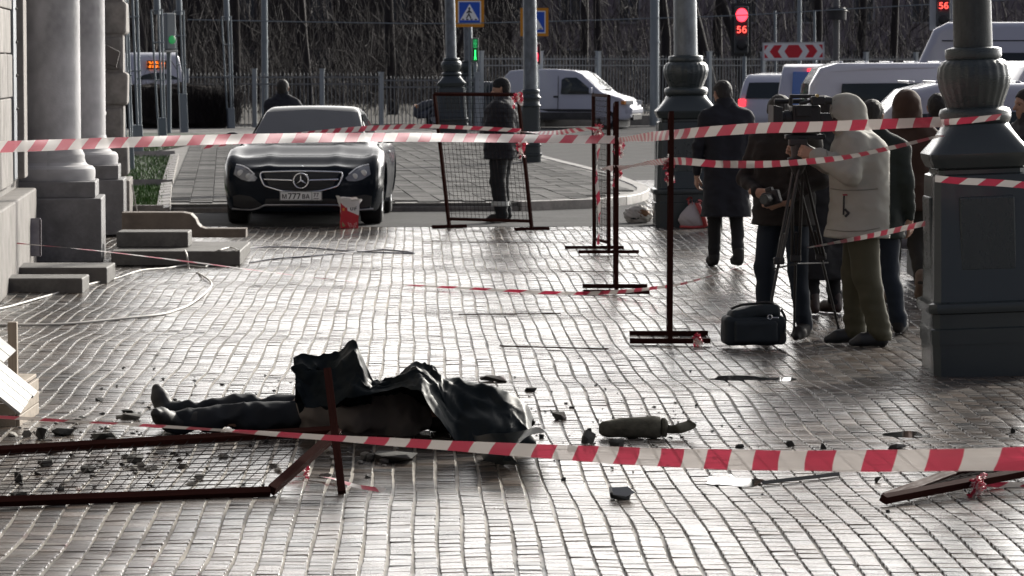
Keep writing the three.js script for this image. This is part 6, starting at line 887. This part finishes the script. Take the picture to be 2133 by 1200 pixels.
{
  const a = gp(1330, 465), g = group('crumpled_bag', 'crumpled white bag with brown stains on the ground by the rounded kerb corner', 'bag', [a.x, 0, a.z - 0.12]);
  mesh('bag', crumple([0.15, 0.11, 0.12], 3, 0.24), mat(0.5, 0.47, 0.44, 0.6), g); mesh('brown_patch', crumple([0.075, 0.05, 0.05], 3, 0.25, 20, 14).translate(0.055, 0.07, 0.075), mat(0.2, 0.1, 0.05, 0.7), g); mesh('dark_fold', crumple([0.05, 0.02, 0.03], 4, 0.25, 16, 12).translate(-0.04, 0.045, 0.1), mat(0.04, 0.04, 0.05, 0.7), g);
  const b = gp(1444, 476), h = group('carrier_bag', 'white and red plastic carrier bag at the foot of the bulbous lamp post', 'bag', [b.x, 0, b.z - 0.1]);
  const s = crumple([0.165, 0.16, 0.1], 2.6, 0.1), p = s.attributes.position; for (let i = 0; i < p.count; i++) { const y = p.getY(i), k = 1 - 0.55 * sstep(0.08, 0.32, y); p.setX(i, p.getX(i) * k); p.setZ(i, p.getZ(i) * k); } s.computeVertexNormals();
  const pm = mat(0.42, 0.38, 0.38, 0.4), rm = mat(0.4, 0.05, 0.05, 0.45); mesh('bag', s, pm, h);
  mesh('red_band', [tube([V(0.05, 0.29, 0.06), V(0.09, 0.2, 0.1), V(0.13, 0.1, 0.08), V(0.15, 0.03, 0.04)], 0.028, 20, 8), tube([V(-0.15, 0.02, 0.05), V(-0.05, 0.015, 0.1), V(0.05, 0.015, 0.1), V(0.14, 0.02, 0.05)], 0.016, 20, 8)], rm, h);
  mesh('handle', [tapeGeo([V(-0.03, 0.26, 0.0), V(-0.06, 0.33, 0.02), V(-0.02, 0.36, 0.02), V(0.0, 0.28, 0.02)], 0.045, { roll: t => t * 2 }), tapeGeo([V(0.02, 0.26, 0.0), V(0.06, 0.33, 0.01), V(0.09, 0.31, 0.02), V(0.05, 0.25, 0.02)], 0.045, { roll: t => 1 + t * 2 })], rm, h);
}
{ // camera bag
  const a = gp(1572, 721), g = group('camera_bag', 'dark camera bag standing on the setts left of the tripod', 'bag', [a.x, 0, a.z - 0.14], 0.08), m = cloth(0.011, 0.018, 0.024, 0.7);
  const B = surfaceNet((x, y, z) => sbox([x, y, z], [0, 0.1, 0], [0.215 - 0.05 * Math.max(0, y - 0.12), 0.1, 0.12], 0.035) + 0.006 * noise(x * 14, y * 14, z * 14), [-0.26, -0.02, -0.17], [0.26, 0.25, 0.17], 0.0085); mesh('bag', B, m, g);
  mesh('lid', surfaceNet((x, y, z) => sbox([x, y, z], [0.0, 0.225 + 0.02 * Math.sin(x * 9) - 0.5 * x * x, 0], [0.175, 0.045, 0.105], 0.035) + 0.007 * noise(x * 18, y * 14, z * 14, 4), [-0.23, 0.14, -0.15], [0.23, 0.32, 0.15], 0.0085), m, g);
  mesh('front_pocket', surfaceNet((x, y, z) => sbox([x, y, z], [0, 0.095, 0.125], [0.15, 0.075, 0.03], 0.02) + 0.005 * noise(x * 18, y * 14, 2), [-0.19, 0, 0.06], [0.19, 0.2, 0.18], 0.0085), m, g);
  mesh('handle', tube([V(-0.16, 0.25, 0.05), V(-0.1, 0.275, 0.07), V(0, 0.285, 0.06), V(0.1, 0.29, 0.05), V(0.17, 0.25, 0.04)], 0.009, 30, 8), blackM, g); mesh('strap', tapeGeo([V(0.19, 0.24, 0.02), V(0.215, 0.17, 0.08), V(0.2, 0.09, 0.13), V(0.17, 0.02, 0.13)], 0.03, {}), blackM, g);
  mesh('clasp', [new THREE.TorusGeometry(0.015, 0.003, 6, 16).translate(0.09, 0.2, 0.165), rbox(0.05, 0.008, 0.006, 0.002, 0.125, 0.195, 0.15)], chromeM, g);
}
{ // television camera and its tripod
  const Z = 23.15, a = pz(1662, 338, Z), t = group('tripod', 'tall black camera tripod with paired leg tubes beside the hooded cameraman', 'tripod', [a.x, 0, -Z]), top = a.y, tm = mat(0.025, 0.024, 0.024, 0.4);
  const L = (px, py) => { const q = gp(px, py); return V(q.x - a.x, 0.02, q.z + Z); };
  const feet = [L(1591, 718), L(1652, 722), L(1748, 694)]; feet[1] = V(0.02, 0.02, 0.12 - 0.6);
  for (const f of feet) { const d = f.clone().sub(V(0, top, 0)), sd = new THREE.Vector3().crossVectors(d, V(0, 1, 0)).normalize(), m1 = V(0, top, 0).addScaledVector(d, 0.55); const lg = mesh('leg', [1, -1].map(s => rod(V(0, top, 0).addScaledVector(sd, s * 0.035), m1.clone().addScaledVector(sd, s * 0.024), 0.0115, 0.0115, 10)).concat([rod(V(0, top, 0).addScaledVector(d, 0.4), f, 0.011, 0.009, 10), rbox(0.075, 0.05, 0.04, 0.01, m1.x, m1.y, m1.z)]), tm, t); mesh('rubber_foot', new THREE.SphereGeometry(0.022, 12, 8).translate(f.x, f.y, f.z), blackM, lg); }
  mesh('bowl', lathe([[0, -0.09], [0.03, -0.08], [0.065, -0.01], [0.075, 0.03], [0, 0.04]], 24).translate(0, top, 0), tm, t); mesh('fluid_head', [cyl(0.045, 0.05, 0.09, 0, top + 0.03, 0), rbox(0.13, 0.06, 0.09, 0.015, 0, top + 0.14, 0)], tm, t); mesh('pan_bar', rod(V(0.05, top + 0.12, 0.03), V(0.36, top - 0.06, 0.1), 0.01, 0.012, 10), tm, t);
  mesh('spreader', feet.map(f => rod(V(0, 0.55, -0.02), f.clone().multiplyScalar(0.72).setY(0.52), 0.006)), tm, t);
  const c0 = pz(1668, 246, Z), c = group('television_camera', 'black shoulder television camera with square lens hood mounted on the tripod', 'video camera', [c0.x, c0.y, -Z], 0.12), cm = mat(0.014, 0.014, 0.015, 0.5);
  mesh('camera_body', [rbox(0.2, 0.2, 0.13, 0.02, 0.03, -0.01, 0), rbox(0.1, 0.13, 0.11, 0.015, 0.17, -0.03, 0), rbox(0.28, 0.035, 0.07, 0.01, 0.03, -0.13, 0)], cm, c);
  mesh('lens', [new THREE.CylinderGeometry(0.045, 0.05, 0.13, 24).rotateZ(Math.PI / 2).translate(-0.12, 0.0, 0), new THREE.CylinderGeometry(0.055, 0.055, 0.03, 24).rotateZ(Math.PI / 2).translate(-0.1, 0, 0)], cm, c);
  const hd = mesh('lens_hood', extrude([[-0.205, 0.085], [-0.205, -0.075], [-0.15, -0.06], [-0.15, 0.07]], 0.19, 0.006), cm, c); mesh('front_glass', new THREE.CircleGeometry(0.042, 24).rotateY(-Math.PI / 2).translate(-0.207, 0, 0), glassM, hd);
  mesh('carry_handle', [rbox(0.2, 0.025, 0.035, 0.01, 0.02, 0.15, 0), rbox(0.025, 0.06, 0.035, 0.006, -0.07, 0.115, 0), rbox(0.025, 0.06, 0.035, 0.006, 0.11, 0.115, 0)], cm, c);
  mesh('viewfinder', [rbox(0.1, 0.06, 0.06, 0.012, 0.1, 0.12, 0.09), new THREE.CylinderGeometry(0.032, 0.026, 0.05, 18).rotateZ(Math.PI / 2).translate(0.17, 0.12, 0.09), rod(V(-0.02, 0.1, 0.06), V(0.06, 0.12, 0.08), 0.012)], cm, c);
  mesh('microphone', [rod(V(-0.17, 0.115, -0.08), V(0.03, 0.115, -0.08), 0.017, 0.017, 14)], cm, c); mesh('flip_screen', rbox(0.1, 0.075, 0.015, 0.005, 0.0, 0.05, 0.1), blackM, c); mesh('brass_ring', new THREE.CylinderGeometry(0.012, 0.012, 0.02, 14).rotateX(Math.PI / 2).translate(0.09, 0.155, 0.11), mat(0.6, 0.45, 0.2, 0.3, { metalness: 0.8 }), c);
  mesh('battery', rbox(0.07, 0.15, 0.1, 0.015, 0.255, -0.02, 0), cm, c); mesh('tally_light', new THREE.SphereGeometry(0.008, 10, 8).translate(-0.03, -0.09, 0.067), redDarkM, c);
  const s0 = pz(1606, 412, 23.35), s = group('stills_camera', 'small black stills camera held at the waist left of the tripod', 'camera', [s0.x, s0.y, s0.z + 0.06], -0.5); s.rotation.z = 0.3; mesh('camera_body', [rbox(0.13, 0.1, 0.06, 0.015), rbox(0.05, 0.035, 0.05, 0.01, 0, 0.06, 0)], cm, s); mesh('lens', [new THREE.CylinderGeometry(0.035, 0.038, 0.11, 20).rotateX(Math.PI / 2).translate(0, -0.005, 0.08)], cm, s); mesh('front_glass', new THREE.CircleGeometry(0.03, 20).translate(0, -0.005, 0.136), glassM, s);
}
renderer.render(scene, camera);
